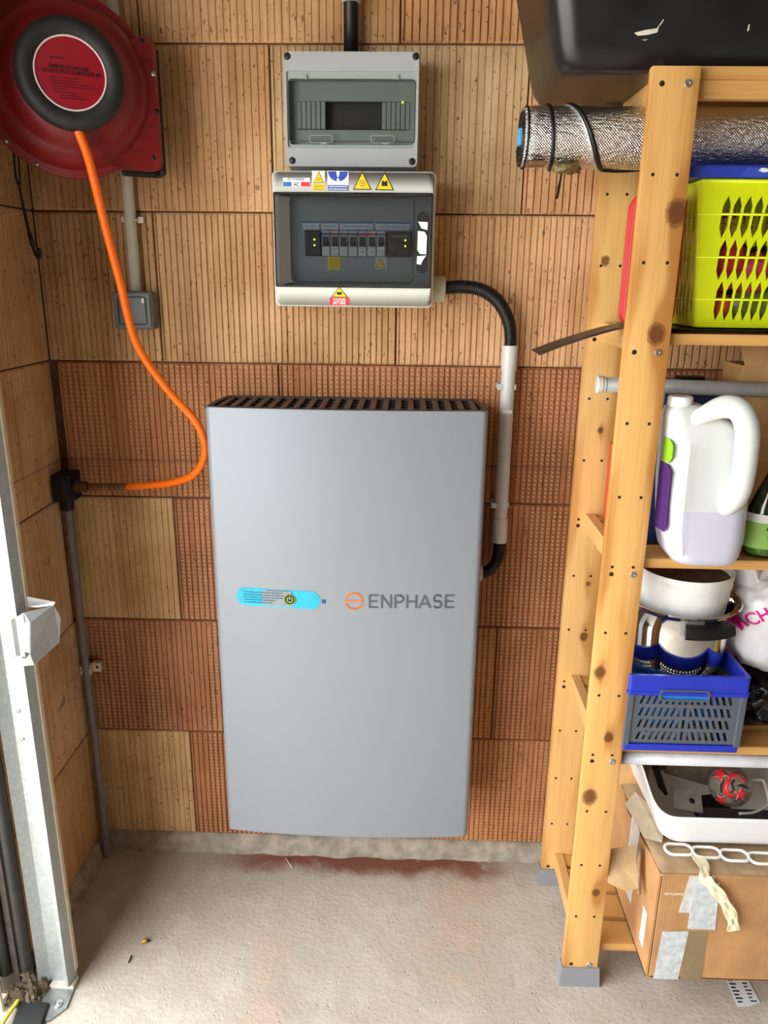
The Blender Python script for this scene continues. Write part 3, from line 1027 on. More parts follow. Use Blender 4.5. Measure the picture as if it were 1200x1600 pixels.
st = rect(abox, (306, 28), (394, 160), SY, plain('sticker_cream', (242, 238, 214), 0.4, var=0), 'photovoltaic_sticker')
x, z = ab(352, 72); triangle(st, x, z, 0.0205, 0.0200, SY - 0.0003, 'ring')
q = rect(st, (308, 116), (392, 159), SY - 0.0003, M_YEL, 'yellow_field')
mm = MB()
for cy in (124, 134, 150):
    a, zt = ab(318, cy); b, _ = ab(384, cy)
    xx = a
    while xx < b:
        l = random.uniform(0.002, 0.005); mm.box(xx, min(xx + l, b), SY - 0.0008, SY - 0.0006, zt - 0.0011, zt); xx += l + 0.0009
mm.build('small_print', plain('olive_print', (132, 116, 30), 0.5, var=0), q)
st = rect(abox, (412, 28), (558, 160), SY, M_STK, 'mandatory_sticker')
x, z = ab(485, 32)
r = 0.0182
mm = MB()
half = [(x + r * math.cos(math.radians(a)), z + 0.92 * r * math.sin(math.radians(a))) for a in range(180, 361, 10)]
mm.prism(half, SY - 0.0003, SY - 0.0006, 'xz'); q = mm.build('blue_disc', M_BLUE, st)
mm = MB(); mm.prism([(x - 0.0032, z), (x + 0.0032, z), (x + 0.0014, z - 0.0095), (x - 0.0014, z - 0.0095)], SY - 0.0006, SY - 0.0009, 'xz'); mm.prism(arc(x, z - 0.0140, 0.0026, 0, 340, 14), SY - 0.0006, SY - 0.0009, 'xz'); mm.build('exclamation_mark', M_STK, q)
q = rect(st, (414, 123), (557, 159), SY - 0.0003, M_BLUE, 'blue_band')
mm = MB()
for cy in (130, 146):
    a, zt = ab(420, cy); b, _ = ab(552, cy)
    xx = a
    while xx < b:
        l = random.uniform(0.002, 0.006); mm.box(xx, min(xx + l, b), SY - 0.0008, SY - 0.0006, zt - 0.0017, zt); xx += l + 0.0008
mm.build('small_print', M_STK, q)
x, z = ab(652, 92); triangle(abox, x, z, 0.0350, 0.0310, SY, 'ring', 'warning_sticker')
x, z = ab(806, 94); triangle(abox, x, z, 0.0350, 0.0310, SY, 'battery', 'warning_sticker')
# lower rim: battery cut-off sticker
x, z = ab(490, 864); triangle(abox, x, z, 0.0320, 0.0190, SY, 'battery', 'warning_sticker')
st = rect(abox, (418, 904), (560, 959), SY, M_RED, 'cutoff_sticker')
x, z = ab(489, 921); text('sticker_lettering', 'COUPURE', 0.0068, M_STK, st, (x, SY - 0.0005, z), 0.0235)
x, z = ab(489, 944); text('sticker_lettering', 'BATTERIE', 0.0068, M_STK, st, (x, SY - 0.0005, z), 0.0235)
# inner notices behind the door
q = rect(abox, (388, 608), (478, 704), AY + 0.051, M_YEL, 'inner_notice')
mm = MB()
for cy in range(622, 700, 13):
    a, zt = ab(398, cy); b, _ = ab(468, cy)
    mm.box(a, b, AY + 0.0502, AY + 0.0506, zt - 0.0010, zt)
mm.build('small_print', MC['olive_print'], q)
q = rect(abox, (735, 608), (822, 694), AY + 0.051, plain('notice_grey', (196, 198, 196), 0.5, var=0), 'inner_notice')
x, z = ab(777, 650); triangle(q, x, z, 0.0185, 0.0180, AY + 0.0503, 'bolt')
# smoked door: bulging pane, raised rim, handle recess
M_DOOR = mat_glass('dark_smoked_pane', (208, 214, 218), 0.10)
ix0, iz1 = ab(150, 206); ix1, iz0 = ab(1012, 796)
m = MB()
def dr(x0, x1, z0_, z1_, y, r): return [Vector((a, y, b)) for a, b in rrect(x0, x1, z0_, z1_, r)]
m.loft([dr(gx0, gx1, gz0, gz1, AY + 0.002, 0.003), dr(gx0, gx1, gz0, gz1, AY - 0.004, 0.003), dr(gx0 + 0.003, gx1 - 0.002, gz0 + 0.002, gz1 - 0.002, AY - 0.0075, 0.004), dr(ix0, ix1, iz0, iz1, AY - 0.0085, 0.009), dr(ix0 + 0.002, ix1 - 0.002, iz0 + 0.002, iz1 - 0.002, AY - 0.0105, 0.008)], caps=(False, True), smooth=False)
door = m.build('smoked_door', M_DOOR, abox)
m = MB(); m.tube([(a, AY - 0.0085, b) for a, b in rrect(ix0, ix1, iz0, iz1, 0.009)], 0.0011, 6, closed=True)
frame_mesh(m, rrect(gx0 - 0.001, gx1 + 0.001, gz0 - 0.001, gz1 + 0.001, 0.003), rrect(gx0 + 0.0015, gx1 - 0.0015, gz0 + 0.0015, gz1 - 0.0015, 0.003), AY - 0.0045, AY + 0.001)
m.build('door_rim', M_DARK, door)
hx0, hz1 = ab(1036, 300); hx1, hz0 = ab(1116, 726)
m = MB(); m.loft([dr(hx0, hx1, hz0, hz1, AY - 0.012, 0.009), dr(hx0, hx1, hz0, hz1, AY - 0.004, 0.009)], smooth=False)
hd = m.build('door_handle', M_BLACK, door)
for poly in ([(1042, 368), (1110, 372), (1108, 426), (1066, 414)], [(1042, 432), (1088, 436), (1106, 466), (1104, 592), (1060, 590), (1040, 562)], [(1040, 606), (1104, 600), (1078, 640), (1070, 664), (1038, 660)]):
    mm = MB(); mm.prism([ab(*p) for p in poly], AY - 0.0145, AY - 0.0115, 'xz')
    mm.build('grip_plate', M_WHITE, hd)

# ================================================================== CONDUIT FROM THE AC BOX DOWN TO THE BATTERY
con = thing('conduit_run', (0.329, -0.031, 0.80), 'pale grey pipe with black corrugated elbows right of the battery', 'conduit')
m = MB(); m.lathe([(0.016, 0.157), (0.0245, 0.157), (0.0250, 0.163), (0.0250, 0.184), (0.0235, 0.188), (0.0160, 0.190)], (0, -0.060, 1.414), 'x', 20)
m.build('cable_gland', M_BEIGE, con, auto=40)
m = MB(); corrugated(m, [(0.186, -0.060, 1.416), (0.225, -0.060, 1.419), (0.266, -0.056, 1.412), (0.300, -0.047, 1.388), (0.322, -0.038, 1.350), (0.328, -0.033, 1.318), (0.328, -0.032, 1.296)], 0.0140)
m.build('corrugated_elbow', M_DARK, con)
m = MB(); m.cyl((0.328, -0.032, 1.252), (0.328, -0.032, 1.304), 0.0165, seg=24); m.build('coupler', M_PVC, con, auto=40)
m = MB(); m.cyl((0.3285, -0.032, 0.93), (0.328, -0.032, 1.252), 0.0148, seg=24); m.build('pipe', M_PVC, con, auto=40)
m = MB(); m.cyl((0.329, -0.032, 0.876), (0.3285, -0.032, 0.931), 0.0165, seg=24); m.build('coupler', M_PVC, con, auto=40)
m = MB(); m.box(0.318, 0.338, -0.0474, -0.0468, 1.165, 1.172); m.build('pipe_label', M_WHITE, con)
m = MB(); corrugated(m, [(0.329, -0.032, 0.880), (0.329, -0.033, 0.860), (0.325, -0.037, 0.836), (0.312, -0.044, 0.816), (0.295, -0.049, 0.808), (0.288, -0.050, 0.807)], 0.0140)
m.build('corrugated_elbow', M_DARK, con)
for z in (1.219, 0.962):
    mm = MB()
    mm.tube([(0.328 + 0.0165 * math.cos(math.radians(a)), -0.031 + 0.0165 * math.sin(math.radians(a)) , z) for a in range(-35, 216, 12)], 0.0022, 6)
    mm.box(0.306, 0.318, -0.042, -0.004, z - 0.006, z + 0.006, 0.001)
    mm.box(0.339, 0.344, -0.040, -0.004, z - 0.006, z + 0.006, 0.001)
    mm.build('pipe_clip', plain('grey_clip', (196, 198, 198), 0.4, var=0.01), con)

# ================================================================== HOSE REEL (swung out from the wall, facing the room)
M_REELRED = plain('dark_red_plastic', (128, 18, 24), 0.42, var=0.04, scale=12)
M_REELRED2 = plain('label_red', (150, 20, 38), 0.3, var=0.02)
M_RUBBER = plain('black_rubber', (34, 34, 33), 0.6, var=0.1, scale=30)
reel = thing('hose_reel', (0, 0, 0), 'dark red automatic air hose reel with black hub, upper left corner', 'hose reel')
m = MB()      # rear shell with its flange
m.lathe([(0.0, 0.060), (0.110, 0.060), (0.128, 0.045), (0.136, 0.0), (0.150, 0.0), (0.150, -0.008), (0.139, -0.010)], (0, 0, 0), 'y', 48)
m.build('rear_shell', M_REELRED, reel, auto=35)
m = MB()      # domed front shell
m.lathe([(0.150, -0.008), (0.150, -0.013), (0.142, -0.016), (0.137, -0.018), (0.132, -0.030), (0.122, -0.040), (0.112, -0.042), (0.106, -0.046), (0.098, -0.060), (0.080, -0.072), (0.060, -0.076), (0.0, -0.078)], (0, 0, 0), 'y', 48)
shell = m.build('front_shell', M_REELRED, reel, auto=28)
m = MB()      # square hose-outlet block on the right, with its shallow ribs
m.loft([[Vector((a, 0.045, b)) for a, b in rrect(0.02, 0.150, -0.125, 0.088, 0.012)], [Vector((a, -0.010, b)) for a, b in rrect(0.02, 0.154, -0.128, 0.090, 0.014)], [Vector((a, -0.026, b)) for a, b in rrect(0.03, 0.146, -0.120, 0.082, 0.014)]], smooth=False)
blk = m.build('outlet_block', M_REELRED, reel, auto=30)
for k in range(9):
    z = -0.100 + 0.021 * k
    mm = MB(); mm.box(0.070, 0.143, -0.0272, -0.0255, z, z + 0.0016)
    mm.build('rib', plain('rib_dark_red', (112, 16, 24), 0.5, var=0), blk)
for x, z in ((0.128, 0.080), (0.146, -0.030), (0.134, -0.108)):
    mm = MB(); mm.lathe([(0, -0.0265), (0.0042, -0.0265), (0.0042, -0.020)], (x, 0, z), 'y', 12); mm.build('screw_hole', M_BLACK, blk)
mm = MB(); mm.lathe([(0, -0.0285), (0.004, -0.0275), (0.005, -0.025)], (0.144, 0, 0.030), 'y', 12); mm.build('screw', M_STEEL, blk)
for a in (196, 209, 222, 244):
    x, z = 0.1445 * math.cos(math.radians(a)), 0.1445 * math.sin(math.radians(a))
    mm = MB(); mm.lathe([(0, -0.019), (0.0030, -0.0185), (0.004, -0.016), (0.004, -0.012)], (x, 0, z), 'y', 12); mm.build('screw', M_STEEL if a in (222, 244) else M_BLACK, shell)
m = MB()      # hub: fat rubber ring
prof = [(0.050, -0.070)] + [(0.069 + 0.0165 * math.cos(math.radians(t)), -0.092 - 0.016 * math.sin(math.radians(t))) for t in range(-40, 181, 20)] + [(0.0525, -0.098)]
m.lathe(prof, (0, 0, 0), 'y', 48)
hub = m.build('hub_ring', M_RUBBER, reel)
m = MB(); m.lathe([(0.0, -0.1015), (0.0525, -0.1010), (0.0545, -0.1005), (0.0545, -0.092)], (0, 0, 0), 'y', 48)
disc = m.build('hub_label', M_REELRED2, hub, auto=40)
m = MB(); m.lathe([(0.0535, -0.1005), (0.0535, -0.1030), (0.0560, -0.1030), (0.0560, -0.0985)], (0, 0, 0), 'y', 48); m.build('label_rim', plain('cream_rim', (232, 214, 206), 0.5, var=0), disc)
M_DKINK = plain('dark_maroon_ink', (62, 8, 18), 0.5, var=0)
text('label_lettering', 'DEVIDOIR AUTOMATIQUE', 0.008, M_DKINK, disc, (-0.002, -0.1020, 0.0080), 0.060)
text('label_lettering', 'DE TUYAU POUR COMPRESSEUR AIR', 0.008, M_DKINK, disc, (0.002, -0.1020, 0.0010), 0.090)
m = MB()
for i, (a, b) in enumerate(((-0.032, 0.012), (-0.032, 0.014), (-0.032, 0.036), (-0.030, 0.038), (-0.030, -0.008), (-0.026, 0.006), (-0.018, 0.012), (-0.018, 0.020))):
    z = -0.0085 - i * 0.0042
    x = a
    while x < b:
        l = random.uniform(0.003, 0.007); m.box(x, min(x + l, b), -0.1021, -0.1016, z, z + 0.0013); x += l + 0.0012
for x, l in ((-0.030, 0.006), (-0.022, 0.009), (-0.012, 0.005)): m.box(x, x + l, -0.1021, -0.1016, 0.020, 0.0225)
m.build('label_small_print', M_DKINK, disc)['kind'] = 'stuff'
# black wall bracket behind the block
m = MB(); m.box(0.085, 0.160, 0.040, 0.056, -0.134, 0.092, 0.006); m.box(0.148, 0.160, -0.004, 0.052, -0.134, 0.075, 0.004)
m.build('bracket', M_DARK, reel)
m = MB(); m.cyl((0.092, 0.04, 0.09), (0.092, 0.04, 0.104), 0.018, seg=20); m.build('pivot', M_DARK, reel, auto=40)
reel.location = (-0.487, -0.172, 1.748)
reel.rotation_euler = (0, 0, math.radians(26))
def rl(x, y, z):
    c, s = math.cos(math.radians(26)), math.sin(math.radians(26))
    return (-0.487 + c * x - s * y, -0.172 + s * x + c * y, 1.748 + z)

# orange air hose: from the hub down and round to the wall outlet
M_HOSE = plain('orange_hose', (255, 112, 10), 0.35, var=0.02)
hose = thing('air_hose', (-0.45, -0.1, 0.99), 'bright orange air hose hanging from the red reel to the wall outlet', 'hose')
hp = [rl(0.002, -0.083, -0.048), rl(0.004, -0.090, -0.080), (-0.4355, -0.236, 1.620), (-0.430, -0.205, 1.521), (-0.419, -0.185, 1.424), (-0.404, -0.165, 1.308), (-0.355, -0.148, 1.218), (-0.311, -0.137, 1.160), (-0.295, -0.128, 1.116), (-0.302, -0.112, 1.070), (-0.334, -0.094, 1.030), (-0.390, -0.076, 1.008), (-0.450, -0.062, 0.998), (-0.490, -0.055, 0.993)]
m = MB(); m.tube(spline(hp, 10), 0.0078, 14); m.build('tube', M_HOSE, hose)
m = MB(); m.tube(spline([(-0.485, -0.0555, 0.9935), (-0.53, -0.051, 0.991), (-0.575, -0.050, 0.990)], 8), 0.0080, 12)
m.build('clear_sleeve', plain('amber_clear_sleeve', (120, 82, 54), 0.2, var=0.05), hose)
m = MB()
for x in (-0.536, -0.541): m.lathe([(0.0075, x), (0.0090, x + 0.0008), (0.0090, x + 0.003), (0.0075, x + 0.0038)], (0, -0.0505, 0.9905), 'x', 14)
m.build('hose_band', plain('tan_band', (150, 108, 72), 0.4, var=0), hose)
m = MB()
pr = [(0.0, -0.604), (0.0085, -0.604)]
for k in range(5):
    x = -0.603 + k * 0.0048
    pr += [(0.0125, x), (0.0125, x + 0.003), (0.0102, x + 0.0034), (0.0102, x + 0.0046)]
pr += [(0.0085, -0.578), (0.0, -0.577)]
m.lathe(pr, (0, -0.050, 0.990), 'x', 18); m.build('brass_coupling', plain('dark_brass', (128, 92, 58), 0.35, 0.7, var=0.05), hose, auto=40)

# black rope with a plastic hook hanging at the corner
rope = thing('hook_cord', (-0.59, -0.17, 1.46), 'thin black cord with a plastic hook hanging below the reel', 'cord')
rp = [(-0.5915, -0.172, 1.652), (-0.596, -0.172, 1.640), (-0.598, -0.171, 1.600), (-0.594, -0.171, 1.585), (-0.591, -0.171, 1.55), (-0.586, -0.170, 1.500)]
m = MB(); m.tube(spline(rp, 6), 0.0022, 8)
m.tube(spline([(-0.5915, -0.172, 1.652), (-0.588, -0.173, 1.640), (-0.590, -0.172, 1.605), (-0.593, -0.171, 1.585)], 6), 0.0020, 8)
m.tube(spline([(-0.593, -0.1715, 1.585), (-0.588, -0.1735, 1.55), (-0.5825, -0.172, 1.505)], 6), 0.0016, 8)
m.build('cord', M_DARK, rope)
m = MB(); m.cyl((-0.586, -0.170, 1.508), (-0.581, -0.170, 1.484), 0.0040, 0.0048, 10)
m.tube(spline([(-0.582, -0.170, 1.486), (-0.580, -0.170, 1.474), (-0.576, -0.170, 1.464), (-0.571, -0.170, 1.463), (-0.569, -0.170, 1.472), (-0.572, -0.170, 1.480)], 6), 0.0030, 8)
m.build('hook', M_DARK, rope)

# white pipe and the grey switch box on the wall
pv = thing('cable_pipe', (-0.447, -0.02, 1.40), 'pale grey pvc cable pipe running up the wall behind the reel', 'pipe')
m = MB(); m.cyl((-0.446, -0.020, 1.392), (-0.449, -0.020, 2.2), 0.0112, seg=18); m.build('pipe', plain('grey_white_pipe', (186, 180, 164), 0.45, var=0.03), pv)
m = MB()
m.tube([(-0.446 + 0.0128 * math.cos(math.radians(a)), -0.020 + 0.0128 * math.sin(math.radians(a)), 1.541) for a in range(-35, 216, 12)], 0.002, 6)
m.box(-0.434, -0.422, -0.016, -0.004, 1.535, 1.547, 0.001); m.box(-0.4625, -0.4575, -0.028, -0.004, 1.536, 1.546, 0.001)
m.build('pipe_clip', plain('ivory_clip', (212, 202, 180), 0.5, var=0), pv)
sw = thing('switch_box', (-0.449, -0.022, 1.327), 'small square grey wall switch under the pipe behind orange hose', 'switch')
M_SW = plain('slate_grey_abs', (108, 110, 108), 0.45, var=0.02)
m = MB(); m.box(-0.4895, -0.4085, -0.042, -0.0052, 1.3265, 1.4025, 0.007, 3); m.build('housing', M_SW, sw, auto=35)
m = MB(); frame_mesh(m, rrect(-0.486, -0.412, 1.330, 1.399, 0.008), rrect(-0.479, -0.419, 1.336, 1.393, 0.006), -0.0455, -0.040); m.build('bezel', plain('slate_grey_bezel', (94, 97, 96), 0.45, var=0.01), sw)
m = MB(); m.box(-0.478, -0.420, -0.0465, -0.041, 1.337, 1.392, 0.004, 3); rk = m.build('rocker', plain('slate_grey_rocker', (90, 92, 90), 0.4, var=0.01), sw, auto=35)
m = MB(); m.box(-0.4285, -0.4225, -0.0475, -0.046, 1.3795, 1.3895, 0.001); m.build('indicator_window', plain('pale_lens', (206, 206, 196), 0.3, var=0), rk)

# black compressed-air outlet in the corner with its grey corrugated conduit
ao = thing('air_outlet', (-0.628, -0.04, 0.95), 'black plastic air outlet block in the corner with grey conduit below', 'air outlet')
m = MB(); m.box(-0.651, -0.609, -0.068, -0.008, 0.957, 1.018, 0.004); m.box(-0.647, -0.613, -0.074, -0.066, 0.962, 1.012, 0.003); m.cyl((-0.612, -0.050, 0.990), (-0.603, -0.050, 0.990), 0.0155, seg=6, smooth=False)
m.build('block', M_DARK, ao, auto=35)
m = MB(); m.lathe([(0.0, 0.930), (0.0125, 0.930), (0.0145, 0.934), (0.0150, 0.950), (0.0130, 0.954), (0.0125, 0.960)], (-0.636, -0.032, 0), 'z', 10, smooth=False); m.build('nut', M_BLACK, ao)
fc = thing('grey_conduit', (-0.64, -0.03, 0), 'thin grey corrugated conduit running down the corner to the floor', 'conduit')
m = MB(); corrugated(m, [(-0.636, -0.032, 0.932), (-0.637, -0.030, 0.80), (-0.6375, -0.029, 0.53), (-0.634, -0.032, 0.25), (-0.634, -0.038, 0.0)], 0.0092, 0.0034, 0.0007, 10)
m.build('tube', plain('purplish_grey_conduit', (128, 122, 122), 0.5, var=0.03), fc)
m = MB()
m.tube([(-0.6375 + 0.0108 * math.cos(math.radians(a)), -0.029 + 0.0108 * math.sin(math.radians(a)), z) for z in (0.522, 0.528, 0.534, 0.540) for a in ([*range(-20, 201, 20)] if z in (0.522, 0.534) else [*range(200, -21, -20)])], 0.0034, 6)
m.box(-0.628, -0.606, -0.020, -0.0045, 0.520, 0.544, 0.003)
q = m.build('saddle_clip', plain('cream_clip', (214, 200, 178), 0.5, var=0.03), fc)
m = MB(); m.lathe([(0, -0.0208), (0.0034, -0.0206), (0.0034, -0.019)], (-0.614, 0, 0.533), 'y', 10); m.build('clip_screw', M_DARK, q)

# ================================================================== GARAGE DOOR TRACK, LEFT EDGE
M_GALV = plain('galvanised_steel', (172, 178, 176), 0.42, 0.5, var=0.06, scale=120)
M_SPRING = plain('dark_spring_steel', (58, 56, 52), 0.45, 0.6, var=0.08)
tr = thing('door_track', (-0.585, -0.42, 0), 'galvanised steel garage door track standing at left edge', 'door track')
# channel profile in plan: folded sheet, open towards the springs
prof = [(-0.625, -0.432), (-0.612, -0.418), (-0.608, -0.414), (-0.580, -0.414), (-0.577, -0.418), (-0.571, -0.428), (-0.565, -0.430), (-0.563, -0.420), (-0.560, -0.405), (-0.557, -0.405)]
m = MB()
for z0_, z1_ in ((0.012, 2.25),):
    n = len(prof)
    vs = [(a, b, z0_) for a, b in prof] + [(a, b, z1_) for a, b in prof]
    m.add(vs, [(i, i + 1, n + i + 1, n + i) for i in range(n - 1)])
solid(m.build('rail', M_GALV, tr), 0.002)
m = MB(); m.box(-0.606, -0.556, -0.428, -0.400, 0.0005, 0.012, 0.001); m.build('rail_foot', plain('cream_painted_foot', (206, 198, 180), 0.5, var=0.04), tr)
m = MB(); m.box(-0.562, -0.5565, -0.406, -0.396, 0.03, 2.25); m.build('wooden_edge', plain('cream_edge_strip', (206, 190, 160), 0.6, var=0.05), tr)
for z in (0.655, 0.595):
    mm = MB(); mm.lathe([(0, -0.418), (0.0035, -0.4175), (0.0045, -0.414)], (-0.594, 0, z), 'y', 12); mm.build('rivet', M_STEEL, tr)
# catch bracket bent from sheet steel
m = MB()
def sheet(pts):
    m.add(pts, [tuple(range(len(pts)))])
zt, zb_ = 0.872, 0.772
sheet([(-0.573, -0.436, 0.850), (-0.573, -0.436, 0.780), (-0.566, -0.432, 0.778), (-0.566, -0.432, 0.853)])
sheet([(-0.566, -0.432, 0.853), (-0.566, -0.432, 0.778), (-0.553, -0.440, 0.780), (-0.551, -0.430, 0.862)])
sheet([(-0.551, -0.430, 0.847), (-0.555, -0.445, 0.796), (-0.536, -0.455, 0.796), (-0.537, -0.440, 0.847)])
sheet([(-0.570, -0.458, 0.790), (-0.545, -0.456, 0.786), (-0.536, -0.455, 0.796), (-0.533, -0.452, 0.772), (-0.566, -0.458, 0.770), (-0.574, -0.458, 0.779)])
sheet([(-0.537, -0.440, 0.847), (-0.536, -0.455, 0.796), (-0.533, -0.452, 0.772), (-0.512, -0.395, 0.788), (-0.506, -0.392, 0.836), (-0.512, -0.398, 0.862)])
sheet([(-0.551, -0.430, 0.862), (-0.551, -0.430, 0.847), (-0.537, -0.440, 0.847), (-0.512, -0.398, 0.862)])
sheet([(-0.556, -0.404, 0.882), (-0.556, -0.404, 0.862), (-0.540, -0.402, 0.860), (-0.513, -0.396, 0.862), (-0.510, -0.394, 0.868)])
lb = solid(m.build('catch_bracket', plain('bright_zinc_sheet', (176, 178, 176), 0.4, 0.5, var=0.03), tr, fix=False), 0.0022)
m = MB()
for x, y, z in ((-0.5215, -0.4215, 0.828), (-0.517, -0.4075, 0.822), (-0.5215, -0.4215, 0.796)):
    m.lathe([(0, 0.0), (0.0032, -0.0008), (0.004, 0.002)], (x, y, z), (Vector((0, 0, 1)), Vector((0.36, 0.93, 0)), Vector((-0.93, 0.36, 0))), 10)
m.build('bracket_rivets', M_STEEL, lb)['kind'] = 'stuff'
# three tension springs behind the rail
for i, (x, y, r, zb_) in enumerate(((-0.6405, -0.438, 0.0125, 0.070), (-0.664, -0.430, 0.0105, 0.075), (-0.684, -0.442, 0.0130, 0.060))):
    pr = []
    z = zb_
    while z < 1.9:
        pr += [(r, z), (r - 0.0012, z + 0.0017)]
        z += 0.0034
    pr = [(0.001, zb_)] + pr
    mm = MB(); mm.lathe(pr, (x, y, 0), 'z', 12)
    o = mm.build('door_spring', M_SPRING, None)
    tag(o, ('dark coil spring nearest the galvanised track', 'thin dark coil spring, middle of the three beside the track', 'dark coil spring farthest left, next to the black rubber seal')[i], 'spring', 'garage door springs')
# foot of the door: black seal, white edge, base plate, rubber flap, cable, dirt
m = MB(); m.box(-0.6995, -0.6925, -0.470, -0.452, 0.02, 1.9, 0.001)
tag(m.build('rubber_seal', M_RUBBER), 'black upright rubber seal strip left of the springs', 'seal')
m = MB(); m.prism([(-0.690, 0.006), (-0.678, 0.002), (-0.678, 0.095), (-0.690, 0.112)], -0.484, -0.476, 'xz')
tag(m.build('white_edge_trim', M_WHITE), 'short white trim piece at the bottom left door foot', 'trim')
bp = thing('base_plate', (-0.60, -0.46, 0), 'flat grey steel base plate bolted to floor under track', 'plate')
m = MB(); m.prism([(-0.640, -0.425), (-0.555, -0.428), (-0.552, -0.470), (-0.575, -0.500), (-0.640, -0.505)], 0.0008, 0.0045, 'xy'); m.build('plate', plain('worn_zinc_plate', (150, 152, 150), 0.4, 0.6, var=0.12, bump=0.2), bp)
m = MB(); m.lathe([(0.0, 0.011), (0.003, 0.011), (0.004, 0.009), (0.009, 0.0075), (0.0095, 0.0045)], (-0.572, -0.464, 0), 'z', 18); m.build('bolt', M_STEEL, bp, auto=40)
m = MB()
m.loft([[Vector((x, y, 0.006)), Vector((x + 0.004, y + 0.002, 0.010)), Vector((x + 0.06, y - 0.004, 0.011)), Vector((x + 0.064, y - 0.004, 0.006))] for x, y in ((-0.652, -0.462), (-0.650, -0.478), (-0.645, -0.510), (-0.640, -0.56), (-0.634, -0.62))], smooth=False)
tag(m.build('rubber_flap', M_RUBBER), 'black rubber flap lying across the base plate by the door', 'flap')
m = MB(); m.tube(spline([(-0.655, -0.456, 0.010), (-0.653, -0.470, 0.014), (-0.658, -0.49, 0.012), (-0.660, -0.53, 0.012), (-0.655, -0.6, 0.011)], 6), 0.0042, 8)
tag(m.build('yellow_cable', plain('yellow_green_cable', (214, 206, 70), 0.45, var=0.05)), 'yellow green cable beside the black rubber flap', 'cable')
rs = random.Random(11)
m = MB()      # dusty nest of leaves and web at the foot of the springs
vs, fs = [], []
n1, n2 = 22, 18
for i in range(n1):
    for j in range(n2):
        u, v = i / (n1 - 1), j / (n2 - 1)
        x, y = -0.690 + 0.085 * u, -0.400 - 0.075 * v
        h = 0.075 * math.sin(PI * min(1, u * 1.02)) ** 0.7 * max(0, 1 - v) ** 0.8
        h += 0.016 * noise.noise(Vector((x * 60, y * 60, 2))) + 0.010 * noise.noise(Vector((x * 150, y * 150, 5)))
        vs.append((x, y, max(0.002, h)))
for i in range(n1 - 1):
    for j in range(n2 - 1):
        fs.append((i * n2 + j, (i + 1) * n2 + j, (i + 1) * n2 + j + 1, i * n2 + j + 1))
m.add(vs, fs)
tag(m.build('debris_heap', plain('dusty_debris', (88, 74, 56), 0.95, var=0.45, scale=120, bump=1.0, bscale=260)), 'small heap of dusty leaves and cobweb at track foot', 'debris', kind='stuff')

# ================================================================== SHELVING UNIT
PINE1, PINE2 = (226, 176, 106), (186, 128, 62)
SX0, SX1, SYF, SYR = 0.470, 1.255, -0.368, -0.068
PW, PT, PH = 0.0725, 0.018, 1.738
unit = thing('shelving_unit', (0.86, -0.22, 0), 'pine slatted shelving unit with drilled posts along the right', 'shelf')
zc = (0.03 + PH) / 2
xc_ = SX0 + PW / 2
K_FRONT = [(0.530 - xc_, 1.535 - zc, 0.016), (0.519 - xc_, 1.351 - zc, 0.0135), (0.484 - xc_, 0.739 - zc, 0.010), (0.513 - xc_, 0.602 - zc, 0.0085), (0.489 - xc_, 0.468 - zc, 0.0135), (0.522 - xc_, 0.239 - zc, 0.0075)]
K_REAR = [(0.494 - xc_, 1.470 - zc, 0.0080), (0.515 - xc_, 1.140 - zc, 0.0055), (0.521 - xc_, 0.675 - zc, 0.0085), (0.520 - xc_, 0.802 - zc, 0.0050)]
M_PF = mat_wood('pine_front_post', PINE1, PINE2, K_FRONT)
M_PR = mat_wood('pine_rear_post', (224, 178, 112), (192, 138, 74), K_REAR)
M_PINE = mat_wood('pine_upright', PINE1, PINE2)
M_PINEX = mat_wood('pine_slat', (214, 164, 96), (180, 124, 62), along='x')
M_PINEXK = mat_wood('pine_slat_knotty', (214, 164, 96), (180, 124, 62), along='x')
M_PINEY = mat_wood('pine_batten', (222, 176, 112), (198, 146, 84), along='y')
M_FOOT = plain('grey_plastic_foot', (136, 136, 140), 0.5, var=0.02)
M_HOLE = plain('drill_hole_dark', (40, 20, 8), 0.9, var=0)
BOLT_Z = (1.714, 1.322, 0.934, 0.549, 0.053)
HOLE_Z = [0.178 + 0.1283 * k for k in range(12)]
